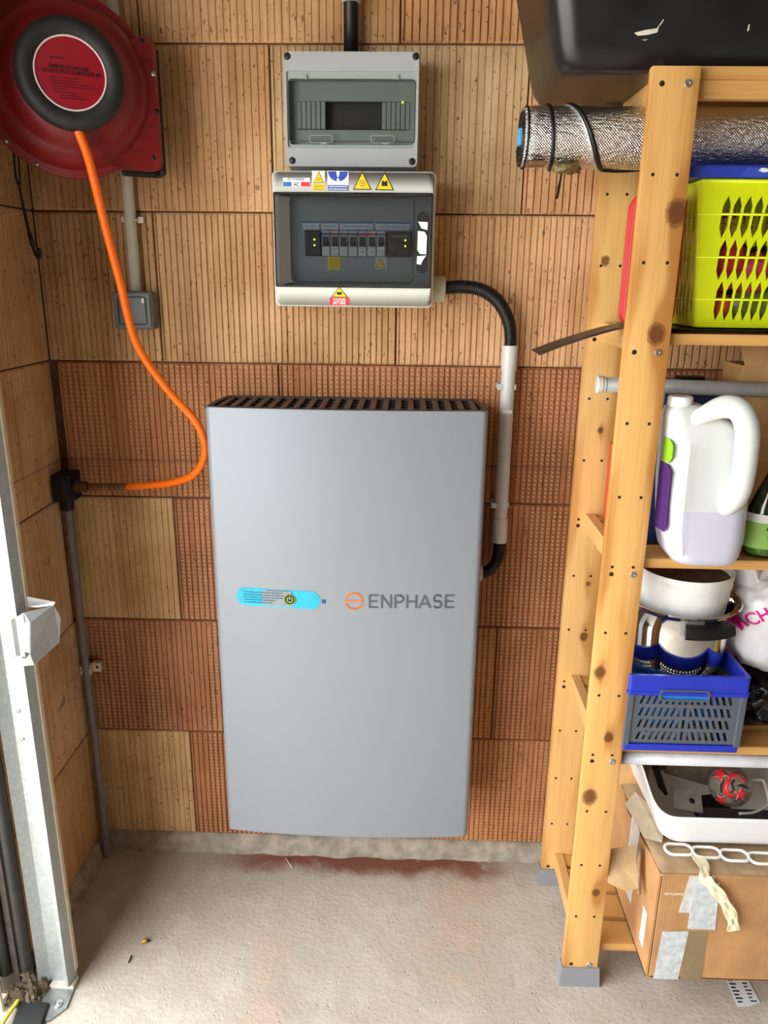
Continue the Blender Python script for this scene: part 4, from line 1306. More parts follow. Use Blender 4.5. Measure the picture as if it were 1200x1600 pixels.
for (x0, yf, mt, front) in ((SX0, SYF, M_PF, 1), (SX0, -0.086, M_PR, 0), (SX1 - PW, SYF, M_PINE, 1), (SX1 - PW, -0.086, M_PINE, 0)):
    m = MB(); m.box(x0, x0 + PW, yf, yf + PT, 0.03, PH, 0.0025, 2)
    post = m.build('post', mt, unit, auto=30)
    m = MB()
    c = x0 + PW / 2
    y = yf + PT / 2
    def sq(hx, hy, z): return [Vector((c + sx * hx, y + sy * hy, z)) for sx, sy in ((-1, -1), (1, -1), (1, 1), (-1, 1))]
    m.loft([sq(0.043, 0.016, 0.0), sq(0.0395, 0.0125, 0.046)], smooth=False)
    m.build('foot', M_FOOT, unit)
    if x0 == SX0:
        mm = MB()
        for z in HOLE_Z:
            if min(abs(z - b) for b in BOLT_Z) < 0.012: continue
            for hx in (0.0165, 0.0535):
                mm.lathe([(0.0, -0.0002), (0.0028, -0.0002), (0.0030, 0.001)], (x0 + hx, yf, z), 'y', 10)
        mm.build('drill_holes', M_HOLE, post)['kind'] = 'stuff'
        for z in BOLT_Z:
            mm = MB(); mm.lathe([(0.0, -0.0002), (0.0030, -0.0002), (0.0046, 0.0006)], (x0 + 0.0165, yf - 0.0004, z), 'y', 12)
            mm.build('countersink', M_HOLE, post)
            if front:
                mm = MB(); mm.lathe([(0.0, -0.0010), (0.0022, -0.0010), (0.0026, -0.0028), (0.0050, -0.0026), (0.0062, -0.0008), (0.0062, 0.001)], (x0 + 0.0545, yf, z), 'y', 16)
                mm.build('bolt', M_STEEL, post, auto=40)
TOPS = (1.742, 1.351, 0.958, 0.577, 0.090)
SLAT_Y = ((-0.349, -0.287), (-0.273, -0.211), (-0.197, -0.135), (-0.121, -0.0875))
for zt in TOPS:
    bts = []
    for x in (0.500, 1.205):
        m = MB()
        m.box(x, x + 0.020, -0.3495, -0.0865, zt - 0.034, zt + (0.0 if zt > 1.7 else 0.003), 0.0015)
        bts.append(m.build('shelf_batten', M_PINEY, unit))
    sh = bts[0]
    for (a, b) in SLAT_Y:
        mm = MB(); mm.box(0.5202, 1.2048, a, b, zt - 0.018, zt, 0.0015)
        mm.build('slat', M_PINEX, sh)
    if zt > 1.7:      # deeper front rail under the top
        mm = MB(); mm.box(0.545, 1.18, -0.346, -0.330, zt - 0.044, zt - 0.018, 0.0015); mm.build('front_rail', M_PINEX, sh)

def rloop(x0, x1, y0, y1, r, nx, ny, nc):
    """closed loop starting at front-left going +x along the front (y0)"""
    out = []
    def corner(cx, cy, a0):
        for k in range(1, nc):
            a = math.radians(a0 + 90 * k / nc)
            out.append((cx + r * math.cos(a), cy + r * math.sin(a)))
    for i in range(nx + 1): out.append((x0 + r + (x1 - x0 - 2 * r) * i / nx, y0))
    corner(x1 - r, y0 + r, 270)
    for i in range(ny + 1): out.append((x1, y0 + r + (y1 - y0 - 2 * r) * i / ny))
    corner(x1 - r, y1 - r, 0)
    for i in range(nx + 1): out.append((x1 - r - (x1 - x0 - 2 * r) * i / nx, y1))
    corner(x0 + r, y1 - r, 90)
    for i in range(ny + 1): out.append((x0, y1 - r - (y1 - y0 - 2 * r) * i / ny))
    corner(x0 + r, y0 + r, 180)
    return out

# ---------------------------------------------------------------- black tub on top
M_TUB = plain('black_tub_plastic', (26, 26, 27), 0.32, var=0.25, scale=14)
m = MB()
def tubring(k, z, r):
    return [Vector((a, b, z)) for a, b in rloop(0.350 - 0.085 * k, 1.03 + 0.085 * k, -0.318 - 0.085 * k, -0.046 + 0.026 * k, r, 6, 4, 6)]
m.loft([tubring(-0.30, 1.7435, 0.02), tubring(-0.08, 1.7435, 0.03), tubring(0.0, 1.747, 0.03), tubring(0.10, 1.757, 0.032), tubring(0.18, 1.775, 0.034), tubring(1.0, 2.06, 0.045)], caps=(True, False))
tub = thing('black_tub', (0.69, -0.18, 1.7435), 'large black plastic tub standing on top of the shelving unit', 'tub')
solid(m.build('body', M_TUB, tub, auto=60), 0.003)
m = MB()
m.tube([p for p in tubring(1.02, 2.06, 0.045)], 0.010, 8, closed=True); m.build('rim', M_TUB, tub)
M_SCR = plain('pale_scuff', (206, 200, 184), 0.7, var=0.1)
def front_y(z): return -0.318 - 0.085 * (0.18 + (z - 1.775) / 0.285 * 0.82) - 0.0022
for poly in ([(0.446, 1.7880), (0.462, 1.7915), (0.478, 1.7935), (0.484, 1.7985), (0.487, 1.8040), (0.4855, 1.8045), (0.481, 1.7945), (0.480, 1.7885), (0.466, 1.7855), (0.452, 1.7845)], [(0.6120, 1.7905), (0.6145, 1.7910), (0.6140, 1.7990), (0.6125, 1.7985)], [(0.4585, 1.7795), (0.4680, 1.7800), (0.4640, 1.7785)]):
    mm = MB(); mm.add([(a, front_y(b), b) for a, b in poly] + [(a, front_y(b) + 0.0009, b) for a, b in poly], [tuple(range(len(poly)))] + [(i, (i + 1) % len(poly), len(poly) + (i + 1) % len(poly), len(poly) + i) for i in range(len(poly))])
    mm.build('scuff', M_SCR, tub)

# ---------------------------------------------------------------- foil insulation roll
M_FOIL = mat_foil('foil_bubble_wrap', (232, 232, 228), 75, 1.0, 0.26)
roll = thing('foil_roll', (0.68, -0.225, 1.615), 'silver foil insulation roll lying across under the black tub', 'insulation roll')
RY, RZ, RR = -0.222, 1.663, 0.0480
m = MB()
nx, ns = 40, 48
rings = []
for i in range(nx + 1):
    x = 0.302 + 0.78 * i / nx
    ring = []
    for k in range(ns):
        a = 2 * PI * k / ns
        r = RR * (1 + 0.03 * noise.noise(Vector((x * 9, math.cos(a) * 1.6, math.sin(a) * 1.6))) + 0.02 * noise.noise(Vector((x * 40, math.cos(a) * 5, math.sin(a) * 5))))
        if x < 0.38: r *= 1 - 0.05 * max(0, math.cos(a * 1 + 1.2)) * (0.38 - x) / 0.08
        ring.append(Vector((x, RY + r * math.cos(a), RZ + r * math.sin(a))))
    rings.append(ring)
m.loft(rings)
m.build('sheet', M_FOIL, roll)
m = MB()
sp = []
for k in range(90):
    a = k * 0.35; r = 0.006 + (RR - 0.008) * k / 90
    sp.append((0.301, RY + r * math.cos(a), RZ + r * math.sin(a)))
m.tube(sp, 0.0016, 5); m.build('spiral_end', MC['black_plastic'], roll)
def around(x0, x1, a0, a1, n=40, dr=0.0015):
    return [(x0 + (x1 - x0) * i / n, RY + (RR + dr) * math.cos(math.radians(a0 + (a1 - a0) * i / n)), RZ + (RR + dr) * math.sin(math.radians(a0 + (a1 - a0) * i / n))) for i in range(n + 1)]
m = MB(); m.tube(around(0.340, 0.356, 90, 300), 0.0032, 8); m.build('wrap_edge', MC['black_plastic'], roll)
m = MB(); m.tube(around(0.375, 0.440, 95, 265), 0.0036, 8); m.tube(around(0.440, 0.52, 265, 300), 0.0036, 8); m.build('wrap_edge', MC['black_plastic'], roll)
m = MB(); m.tube(around(0.370, 0.433, 95, 262), 0.0018, 6, ); m.build('foil_lip', plain('bright_foil_lip', (226, 226, 224), 0.25, 0.9, var=0), roll)
m = MB(); m.lathe([(0.0485, 0.3055), (0.0497, 0.3055), (0.0497, 0.3085), (0.0485, 0.3085)], (0, RY, RZ), 'x', 32); m.build('end_tape', MC['black_plastic'], roll)
m = MB(); m.box(0.3115, 0.3400, RY - 0.047, RY - 0.012, RZ - 0.0475, RZ - 0.041, 0.002); m.build('brown_patch', plain('brown_foil_patch', (126, 92, 66), 0.5, 0.4, var=0.1), roll)
m = MB(); m.box(0.2945, 0.302, RY - 0.022, RY + 0.002, RZ - 0.014, RZ + 0.012, 0.002); m.build('blue_tag', plain('pale_blue_tag', (88, 158, 206), 0.5, var=0), roll)
m = MB(); m.add([(0.3680, -0.250, 1.609), (0.3705, -0.250, 1.609), (0.3690, -0.249, 1.585), (0.3665, -0.250, 1.566), (0.3615, -0.250, 1.564), (0.3645, -0.249, 1.585)], [(0, 1, 2, 5), (5, 2, 3, 4)])
solid(m.build('black_ribbon', MC['black_plastic'], roll), 0.0008)

# ---------------------------------------------------------------- yellow basket with its blue lid
M_LIME = plain('lime_yellow_plastic', (214, 226, 12), 0.38, var=0.02)
def slot_panel(m, P, width, height, rows, pitch, margin, tilt, hmax, bands=0.007, margin2=None):
    """wall with rows of lens-shaped openings; P(u, h) gives the point"""
    n = max(1, int((width - 2 * margin) / pitch))
    pitch = (width - 2 * margin) / n
    rh = (height - 0.030) / rows
    def quad(u0, u1, u2, u3, h0, h1):
        o = len(m.v)
        m.add([P(u0, h0), P(u1, h0), P(u2, h1), P(u3, h1)], [(0, 1, 2, 3)])
    def strip(h0, h1, k=4):
        for i in range(k): quad(width * i / k, width * (i + 1) / k, width * (i + 1) / k, width * i / k, h0, h1)
    strip(0, 0.010); strip(height - 0.020, height)
    S_ = 8
    for r in range(rows):
        ha = 0.010 + rh * r
        for s_ in range(S_):
            t0, t1 = s_ / S_, (s_ + 1) / S_
            h0, h1 = ha + rh * t0, ha + rh * t1
            def op(t):
                e = math.sin(PI * min(1, max(0, (t - 0.04) / 0.92))) if 0.04 < t < 0.96 else 0.0
                return hmax * min(1, 1.8 * e)
            c0, c1 = tilt * (t0 - 0.5), tilt * (t1 - 0.5)
            edges0 = [(0.0, None)]; 
            for j in range(n + 1):
                ca, cb = margin + pitch * (j - 0.5), margin + pitch * (j + 0.5)
                l0 = 0.0 if j == 0 else ca + c0 + op(t0); l1 = 0.0 if j == 0 else ca + c1 + op(t1)
                r0 = width if j == n else cb + c0 - op(t0); r1 = width if j == n else cb + c1 - op(t1)
                quad(l0, r0, r1, l1, h0, h1)
basket = thing('laundry_basket', (0.70, -0.2, 1.352), 'lime yellow slotted plastic basket on the upper shelf', 'basket')
bzA, bzB = 1.3605, 1.5850
def bt(h): return h / (bzB - bzA)
X0, X1, Y0, Y1 = 0.576, 0.880, -0.332, -0.100
TP = 0.024
def fp(u, h):
    t = bt(h); x0, x1 = X0 + TP - TP * t, X1 - TP + TP * t
    return (x0 + (x1 - x0) * u / 0.304, Y0 + 0.014 * (1 - t), bzA + h)
def lp(u, h):
    t = bt(h); y0, y1 = Y0 + 0.014 * (1 - t), Y1 - 0.014 * (1 - t)
    return (X0 + TP * (1 - t), y1 + (y0 - y1) * u / 0.23, bzA + h)
def rp(u, h):
    p = lp(u, h); return (X0 + X1 - p[0], p[1], p[2])
def bp_(u, h):
    p = fp(u, h); return (p[0], Y0 + Y1 - p[1], p[2])
m = MB()
slot_panel(m, fp, 0.304, bzB - bzA, 3, 0.0172, 0.030, 0.008, 0.0066)
slot_panel(m, lp, 0.230, bzB - bzA, 3, 0.0172, 0.022, 0.010, 0.0062)
slot_panel(m, rp, 0.230, bzB - bzA, 3, 0.0172, 0.022, 0.010, 0.0062)
slot_panel(m, bp_, 0.304, bzB - bzA, 3, 0.0172, 0.030, 0.008, 0.0062)
m.add([fp(0, 0), fp(0.304, 0), bp_(0.304, 0), bp_(0, 0)], [(0, 1, 2, 3)])
solid(m.build('slotted_body', M_LIME, basket), 0.0024)
m = MB()
for h in (0.045, 0.111, 0.176):
    def L(x0, x1, y0, y1): return [(x0, y0), (x1, y0), (x1, y1), (x0, y1)]
    a = fp(0, h); b = fp(0.304, h); c = bp_(0.304, h); d = bp_(0, h)
    m.tube([(a[0], a[1] - 0.001, a[2]), (b[0], b[1] - 0.001, b[2]), (c[0], c[1], c[2]), (d[0], d[1], d[2])], 0.0020, 6, closed=True)
m.build('hoop_ribs', M_LIME, basket)
m = MB(); m.tube([fp(0, bzB - bzA), fp(0.304, bzB - bzA), bp_(0.304, bzB - bzA), bp_(0, bzB - bzA)], 0.0035, 8, closed=True); m.build('rim', M_LIME, basket)
lid = thing('blue_box_cover', (0.70, -0.2, 1.588), 'blue plastic lid on the lime basket under the foil roll', 'lid')
m = MB(); m.loft([[Vector((a, b, z)) for a, b in rrect(0.548 - k, X1 + 0.006 + k, Y0 - 0.006 - k, Y1 + 0.004 + k, 0.012)] for z, k in ((1.5895, 0), (1.6055, -0.001), (1.6085, -0.004))], smooth=False); m.build('panel', plain('royal_blue_plastic', (44, 66, 170), 0.35, var=0.03), lid, auto=30)
m = MB(); m.box(0.640, 0.80, -0.3395, -0.334, 1.5905, 1.6050, 0.002, rot=None); m.prism([(0.628, 1.5915), (0.641, 1.5915), (0.648, 1.6045), (0.640, 1.6045)], -0.3400, -0.334, 'xz'); m.build('clip_handle', plain('royal_blue_clip', (56, 80, 184), 0.35, var=0.02), lid)
m = MB(); m.prism([(0.657, 1.5995), (0.661, 1.6035), (0.666, 1.6030), (0.676, 1.6015), (0.676, 1.5985), (0.665, 1.5970)], -0.3415, -0.3396, 'xz'); m.build('white_scuff', M_WHITE, lid)
# packets inside the basket
def lump(c, rad, amp=0.15, freq=3.0, seed=0, nu=20, nv=14, power=1.0):
    mm = MB(); rings = []
    for j in range(nv + 1):
        th = PI * j / nv
        ring = []
        for i in range(nu):
            ph = 2 * PI * i / nu
            d = Vector((math.sin(th) * math.cos(ph), math.sin(th) * math.sin(ph), -math.cos(th)))
            if power != 1.0:
                d = Vector([math.copysign(abs(x) ** power, x) for x in d])
            k = 1 + amp * noise.noise(d * freq + Vector((seed, seed * 2.1, 0))) + amp * 0.6 * noise.noise(d * freq * 2.7 + Vector((seed, 0, seed)))
            ring.append(Vector((c[0] + rad[0] * d.x * k, c[1] + rad[1] * d.y * k, c[2] + rad[2] * d.z * k)))
        rings.append(ring)
    mm.loft(rings, caps=(False, False))
    return mm
for c, rad, col, lab, sd in (((0.642, -0.285, 1.461), (0.036, 0.020, 0.042), (196, 40, 58), 'crumpled red packet seen through the lime basket slots', 1),
                        ((0.693, -0.285, 1.447), (0.026, 0.020, 0.034), (206, 70, 100), 'pink toy packet in the middle of the lime basket', 2),
                        ((0.735, -0.285, 1.467), (0.024, 0.018, 0.046), (62, 92, 44), 'dark green packet right in the lime basket', 3),
                        ((0.715, -0.285, 1.396), (0.052, 0.016, 0.028), (104, 122, 46), 'olive green box low in the lime basket', 4),
                        ((0.640, -0.285, 1.391), (0.022, 0.016, 0.024), (216, 84, 36), 'orange packet low in the left of the lime basket', 5),
                        ((0.640, -0.205, 1.43), (0.024, 0.030, 0.062), (196, 190, 178), 'pale packet at the left side of the lime basket', 6),
                        ((0.730, -0.180, 1.43), (0.055, 0.05, 0.066), (32, 28, 30), 'dark cloth bundle at the back of lime basket', 7)):
    tag(lump(c, rad, 0.22, 2.2, sd, power=0.8).build('packet', plain('packet_%d' % sd, col, 0.35, var=0.2, scale=40)), lab, 'packet', 'packets in the basket')

lump((0.376, -0.250, 1.6125), (0.024, 0.016, 0.009), 0.35, 2.2, 9).build('tape_end', plain('olive_tape', (112, 94, 40), 0.5, var=0.35, scale=90), roll)

# ---------------------------------------------------------------- red trays on edge beside the basket
M_REDP = plain('bright_red_plastic', (192, 8, 8), 0.4, var=0.02)
for i, y in enumerate((-0.318, -0.290, -0.262)):
    mm = MB()
    xo = 0.004 * i
    def rr(k, yy): return [Vector((a, yy, b)) for a, b in rrect(0.4755 + xo + k, 0.560 - k, 1.360 + k, 1.574 - 0.002 * i - k, 0.022 - k, 6)]
    mm.loft([rr(0.003, y + 0.004), rr(0.0, y + 0.003), rr(0.0, y), rr(0.0025, y - 0.001), rr(0.005, y + 0.003), rr(0.010, y + 0.018)], caps=(False, True))
    tag(solid(mm.build('red_tray', M_REDP, auto=50), 0.0015), ('red plastic tray on edge behind the post, front one of three', 'red plastic tray on edge, middle of the three', 'red plastic tray on edge, rearmost of the three')[i], 'tray', 'red trays standing on edge')

# ---------------------------------------------------------------- black gutter strip lying on the shelf
m = MB()
path = spline([(0.339, -0.275, 1.308), (0.380, -0.272, 1.324), (0.430, -0.268, 1.340), (0.475, -0.262, 1.3520), (0.52, -0.258, 1.3555), (0.60, -0.256, 1.3540), (0.90, -0.256, 1.3540)], 6)
rings = []
for p in path:
    w = 0.036 if p.x < 0.5 else 0.090
    rings.append([p + Vector((0.0, -w, 0.005)), p + Vector((0.004, -w * 0.8, 0.001)), p + Vector((0.012 if p.x < 0.4 else 0.0, 0, -0.001)), p + Vector((0.004, w * 0.8, 0.002)), p + Vector((0, w, 0.005)), p + Vector((0.0, w * 0.8, 0.005)), p + Vector((0.012 if p.x < 0.4 else 0, 0, 0.002)), p + Vector((0.004, -w * 0.8, 0.004))])
m.loft(rings, smooth=True)
tag(m.build('black_gutter', plain('black_gutter_plastic', (46, 46, 44), 0.35, var=0.1), auto=35), 'black plastic gutter strip jutting left from under the lime basket', 'gutter')

# ---------------------------------------------------------------- grey tube under the shelf
M_TUBE = plain('grey_pvc_tube', (150, 150, 146), 0.4, var=0.05)
tb = thing('grey_tube', (0.7, -0.2, 1.23), 'grey plastic tube with white end cap lying across behind the posts', 'tube')
m = MB(); m.cyl((0.480, -0.200, 1.2475), (1.05, -0.200, 1.238), 0.0138, seg=18); m.build('tube', M_TUBE, tb)
m = MB(); m.lathe([(0.0, 0.4705), (0.0145, 0.4705), (0.0165, 0.472), (0.0165, 0.480), (0.0150, 0.481), (0.0150, 0.486)], (0, -0.200, 1.2476), 'x', 18); m.build('end_cap', plain('off_white_cap', (206, 204, 194), 0.45, var=0.02), tb, auto=40)
m = MB(); m.cyl((0.5285, -0.336, 0.5370), (1.16, -0.336, 0.5370), 0.0125, seg=18)
tag(m.build('lower_tube', plain('pale_grey_tube', (196, 196, 198), 0.4, var=0.05)), 'pale grey tube running under the shelf of the blue crate', 'tube')

# ================================================================== THINGS ON THE MIDDLE SHELF
m = MB()
m.loft([[Vector((a, b, z)) for a, b in rrect(0.528 + k, 0.606 - k2, -0.280 + k, -0.190 - k, 0.016)] for z, k, k2 in ((0.9615, 0.004, 0.004), (0.966, 0, 0), (1.09, 0, 0.001), (1.15, 0.002, 0.008), (1.19, 0.008, 0.018), (1.212, 0.018, 0.030), (1.220, 0.028, 0.040))])
can = thing('navy_jerrycan', (0.567, -0.276, 0.9615), 'dark navy plastic jerrycan squeezed behind the post beside the jug', 'canister')
M_NAVYP = plain('navy_plastic', (26, 44, 92), 0.4, var=0.1, scale=20)
m.build('body', M_NAVYP, can)
m = MB(); m.lathe([(0.018, 1.215), (0.018, 1.232), (0.016, 1.236), (0, 1.236)], (0.562, -0.240, 0), 'z', 16); m.build('cap', M_DARK, can, auto=40)
m = MB(); m.box(0.606, 0.716, -0.172, -0.100, 0.9615, 1.252, 0.008, 3)
case = thing('navy_case', (0.66, -0.136, 0.9615), 'dark navy plastic case standing behind the white jug', 'case')
m.build('body', M_NAVYP, case, auto=35)
m = MB(); m.box(0.640, 0.690, -0.150, -0.120, 1.252, 1.259, 0.003); m.build('handle', M_DARK, case)
m = MB(); m.box(0.5305, 0.590, -0.185, -0.105, 0.9615, 1.120, 0.001)
rbx = thing('red_carton', (0.56, -0.145, 0.9615), 'small red carton between the front and rear posts', 'box'); m.build('carton', plain('orange_red_card', (196, 72, 40), 0.5, var=0.05), rbx)
m = MB(); m.box(0.5300, 0.5306, -0.180, -0.140, 1.000, 1.035); m.build('white_label', M_WHITE, rbx)
m = MB()
cb = thing('cardboard_carton', (0.85, -0.15, 0.9615), 'tall plain cardboard carton against the wall behind spray bottle', 'box')
m.box(0.742, 0.960, -0.190, -0.095, 0.9615, 1.285, 0.0015); m.build('carton', mat_card('brown_carton', (196, 152, 98), 0), cb)
m = MB(); m.add([(0.744, -0.192, 1.284), (0.790, -0.192, 1.284), (0.787, -0.165, 1.328), (0.742, -0.155, 1.328)], [(0, 1, 2, 3)]); solid(m.build('flap', mat_card('pale_carton', (206, 166, 112), 0), cb), 0.003)
tag(lump((0.855, -0.145, 1.308), (0.050, 0.040, 0.020), 0.2, 2.0, 12).build('black_cloth', plain('black_cloth', (16, 15, 16), 0.9, var=0.1)), 'black cloth stuffed on top of the cardboard carton', 'cloth')

# translucent jug
M_JUG = plain('translucent_white_hdpe', (214, 216, 212), 0.32, var=0.01)
M_JUGL = plain('lilac_liquid_in_hdpe', (202, 200, 216), 0.32, var=0.01)
jug = thing('white_jug', (0.633, -0.345, 0.9605), 'translucent white plastic jug with moulded handle, half full', 'jug')
def jr(x0, x1, y0, y1, z, r): return [Vector((a, b, z)) for a, b in rrect(x0, x1, y0, y1, r, 6)]
LIQ = 1.063
body = [(0.605, 0.678, -0.388, -0.300, 0.9605, 0.022), (0.588, 0.694, -0.400, -0.292, 0.966, 0.030), (0.578, 0.700, -0.406, -0.288, 0.980, 0.034), (0.570, 0.704, -0.408, -0.286, 1.010, 0.036), (0.564, 0.703, -0.406, -0.288, LIQ, 0.036)]
top = [(0.564, 0.703, -0.406, -0.288, LIQ, 0.036), (0.561, 0.703, -0.398, -0.288, 1.100, 0.034), (0.559, 0.702, -0.388, -0.290, 1.140, 0.034), (0.558, 0.696, -0.384, -0.292, 1.175, 0.032), (0.556, 0.682, -0.382, -0.296, 1.200, 0.028), (0.555, 0.655, -0.378, -0.302, 1.216, 0.026), (0.556, 0.625, -0.370, -0.312, 1.228, 0.024), (0.562, 0.612, -0.364, -0.318, 1.236, 0.020)]
m = MB(); m.loft([jr(*a) for a in body], caps=(True, False)); m.build('liquid_level', M_JUGL, jug)
m = MB(); m.loft([jr(*a) for a in top], caps=(False, True)); m.build('body', M_JUG, jug)
m = MB(); m.tube(spline([(0.590, -0.366, 1.206), (0.612, -0.376, 1.224), (0.636, -0.388, 1.238), (0.656, -0.400, 1.234), (0.668, -0.409, 1.208), (0.671, -0.413, 1.165), (0.670, -0.414, 1.120), (0.666, -0.410, 1.094), (0.656, -0.394, 1.072), (0.645, -0.368, 1.060)], 8), [0.012 + 0.0072 * min(1, i / 16) for i in range(73)], 16)
m.build('handle', M_JUG, jug)
m = MB(); m.tube(spline([(0.586, -0.3955, 1.175), (0.583, -0.4075, 1.10), (0.584, -0.412, 1.03), (0.592, -0.408, 0.985)], 8), 0.0020, 6); m.build('seam', plain('white_seam', (244, 245, 242), 0.3, var=0), jug)
m = MB(); m.lathe([(0.020, 1.232), (0.021, 1.234), (0.021, 1.246), (0.019, 1.249), (0, 1.249)], (0.578, -0.345, 0), 'z', 18); m.build('cap', M_WHITE, jug, auto=40)
# label on its left flank
lb = MB()
lb.add([(0.5605, -0.386, 1.180), (0.5625, -0.398, 1.172), (0.5625, -0.400, 1.152), (0.5615, -0.390, 1.140), (0.5590, -0.360, 1.140), (0.5585, -0.360, 1.180)], [(0, 1, 2, 3, 4, 5)])
lb.xform(lambda p: (p.x - 0.0012, p.y + 0.012, p.z)); solid(lb.build('label_green', plain('label_green', (142, 196, 40), 0.4, var=0.02), jug), 0.0008)
lb = MB()
lb.add([(0.5605, -0.390, 1.138), (0.5630, -0.402, 1.128), (0.5645, -0.404, 1.065), (0.5660, -0.404, 1.030), (0.566, -0.396, 1.020), (0.5590, -0.36, 1.020), (0.5575, -0.36, 1.138)], [(0, 1, 2, 3, 4, 5, 6)])
lb.xform(lambda p: (p.x - 0.0015, p.y + 0.012, p.z)); solid(lb.build('label_purple', plain('label_purple', (76, 40, 104), 0.4, var=0.02), jug), 0.0008)

# green spray bottle, cut by the picture edge
sb = thing('spray_bottle', (0.755, -0.310, 0.9605), 'green-labelled clear spray bottle right of the white jug', 'bottle')
BX, BY = 0.778, -0.318
M_CLEAR = mat_glass('clear_green_plastic', (214, 226, 206), 0.04)
def sbr(r, z): return [Vector((BX + r * 1.0 * math.cos(2 * PI * k / 28), BY + r * 0.62 * math.sin(2 * PI * k / 28), z)) for k in range(28)]
m = MB(); m.loft([sbr(r, z) for r, z in ((0.040, 0.9605), (0.046, 0.966), (0.047, 1.03), (0.0445, 1.050), (0.034, 1.080), (0.022, 1.110), (0.017, 1.130), (0.0165, 1.142))]); m.build('bottle', M_CLEAR, sb)
m = MB(); m.loft([sbr(r, z) for r, z in ((0.038, 0.963), (0.0435, 0.968), (0.0445, 1.012))]); m.build('liquid', plain('green_liquid', (92, 140, 52), 0.2, var=0.05), sb)
m = MB(); m.loft([sbr(r, z) for r, z in ((0.0478, 0.978), (0.0480, 1.026))], caps=(False, False)); lab = m.build('label', plain('label_lime', (142, 190, 84), 0.45, var=0.03), sb)
m = MB(); m.loft([sbr(r, z) for r, z in ((0.0481, 1.026), (0.0476, 1.041))], caps=(False, False)); lab2 = m.build('label_top', M_WHITE, sb)
text('label_lettering', 'STAN', 0.0085, M_NAVY, lab2, (0.7720, BY - 0.0312, 1.0332), 0.022)
text('label_lettering', 'MULTI-S', 0.0085, plain('dark_green_ink', (24, 70, 30), 0.5, var=0), lab, (0.7700, BY - 0.0312, 1.0165), 0.030)
m = MB()
for i in range(3): m.box(0.758, 0.800, BY - 0.0310, BY - 0.0302, 1.0095 - i * 0.006, 1.0105 - i * 0.006)
m.build('small_print', MC['dark_green_ink'], lab)
m = MB(); m.cyl((BX, BY, 1.142), (BX, BY, 1.158), 0.019, seg=20); m.box(BX - 0.016, BX + 0.02, BY - 0.012, BY + 0.012, 1.158, 1.188, 0.005); m.build('sprayer', plain('pale_green_cap', (196, 208, 186), 0.4, var=0.02), sb)

# ================================================================== CRATE, POT, BUCKET, BAGS
M_CBLUE = plain('crate_blue', (36, 52, 176), 0.4, var=0.04)
M_CGREY = plain('crate_grey', (84, 90, 98), 0.45, var=0.04)
cr = thing('folding_crate', (0.645, -0.25, 0.578), 'blue rimmed grey folding crate on the lower shelf under steel pot', 'crate')
CX0, CX1, CY0, CY1, CZ0, CZ1 = 0.538, 0.760, -0.374, -0.118, 0.5785, 0.738
def hoop(x0, x1, y0, y1, z0, z1, t, r=0.006):
    mm = MB(); o = rrect(x0, x1, y0, y1, r, 4); i = rrect(x0 + t, x1 - t, y0 + t, y1 - t, max(0.001, r - t * 0.5), 4)
    n = len(o)
    vs = [(a, b, z0) for a, b in o] + [(a, b, z1) for a, b in o] + [(a, b, z0) for a, b in i] + [(a, b, z1) for a, b in i]
    fs = []
    for k in range(n):
        j = (k + 1) % n
        fs += [(k, j, n + j, n + k), (2 * n + k, 3 * n + k, 3 * n + j, 2 * n + j), (n + k, n + j, 3 * n + j, 3 * n + k), (k, 2 * n + k, 2 * n + j, j)]
    mm.add(vs, fs); return mm
hoop(CX0, CX1, CY0, CY1, 0.702, CZ1, 0.007).build('rim', M_CBLUE, cr)
mm = hoop(CX0 - 0.0015, CX1 + 0.0015, CY0 - 0.0015, CY1 + 0.0015, 0.698, 0.705, 0.008); mm.build('rim_lip', M_CBLUE, cr)
mm = hoop(CX0 + 0.002, CX1 - 0.002, CY0 + 0.002, CY1 - 0.002, CZ0, 0.592, 0.006); mm.box(CX0 + 0.004, CX1 - 0.004, CY0 + 0.004, CY1 - 0.004, CZ0, CZ0 + 0.003); mm.build('base', M_CBLUE, cr)
def lattice(P, width, height):
    """panel pierced by rows of short slanted slots"""
    m = MB()
    def Q(u0, u1, u2, u3, h0, h1): m.add([P(u0, h0), P(u1, h0), P(u2, h1), P(u3, h1)], [(0, 1, 2, 3)])
    rows = 4; gap = 0.007; rh = (height - gap * (rows + 1)) / rows
    for k in range(rows + 1):
        h0 = k * (rh + gap); Q(0, width, width, 0, h0, h0 + gap)
    pitch = 0.0115; mg = 0.013; n = int((width - 2 * mg) / pitch); pitch = (width - 2 * mg) / n
    for k in range(rows):
        h0 = gap + k * (rh + gap); h1 = h0 + rh
        for j in range(n + 1):
            c = mg + pitch * j
            sl = 0.006 if c < width / 2 else -0.006
            if abs(c - width / 2) < pitch * 0.6: sl = 0
            a0 = 0 if j == 0 else c - pitch * 0.25; a1 = width if j == n else c + pitch * 0.25
            b0 = 0 if j == 0 else a0 + sl; b1 = width if j == n else a1 + sl
            Q(a0, a1, b1, b0, h0, h1)
    return m
lw_, lh_ = CX1 - CX0 - 0.016, 0.108
solid(lattice(lambda u, h: (CX0 + 0.008 + u, CY0 + 0.006, 0.594 + h), lw_, lh_).build('front_lattice', M_CGREY, cr), 0.003)
solid(lattice(lambda u, h: (CX0 + 0.006, CY1 - 0.008 - u, 0.594 + h), CY1 - CY0 - 0.016, lh_).build('side_lattice', M_CGREY, cr), 0.003)
solid(lattice(lambda u, h: (CX1 - 0.006, CY0 + 0.008 + u, 0.594 + h), CY1 - CY0 - 0.016, lh_).build('side_lattice', M_CGREY, cr), 0.003)
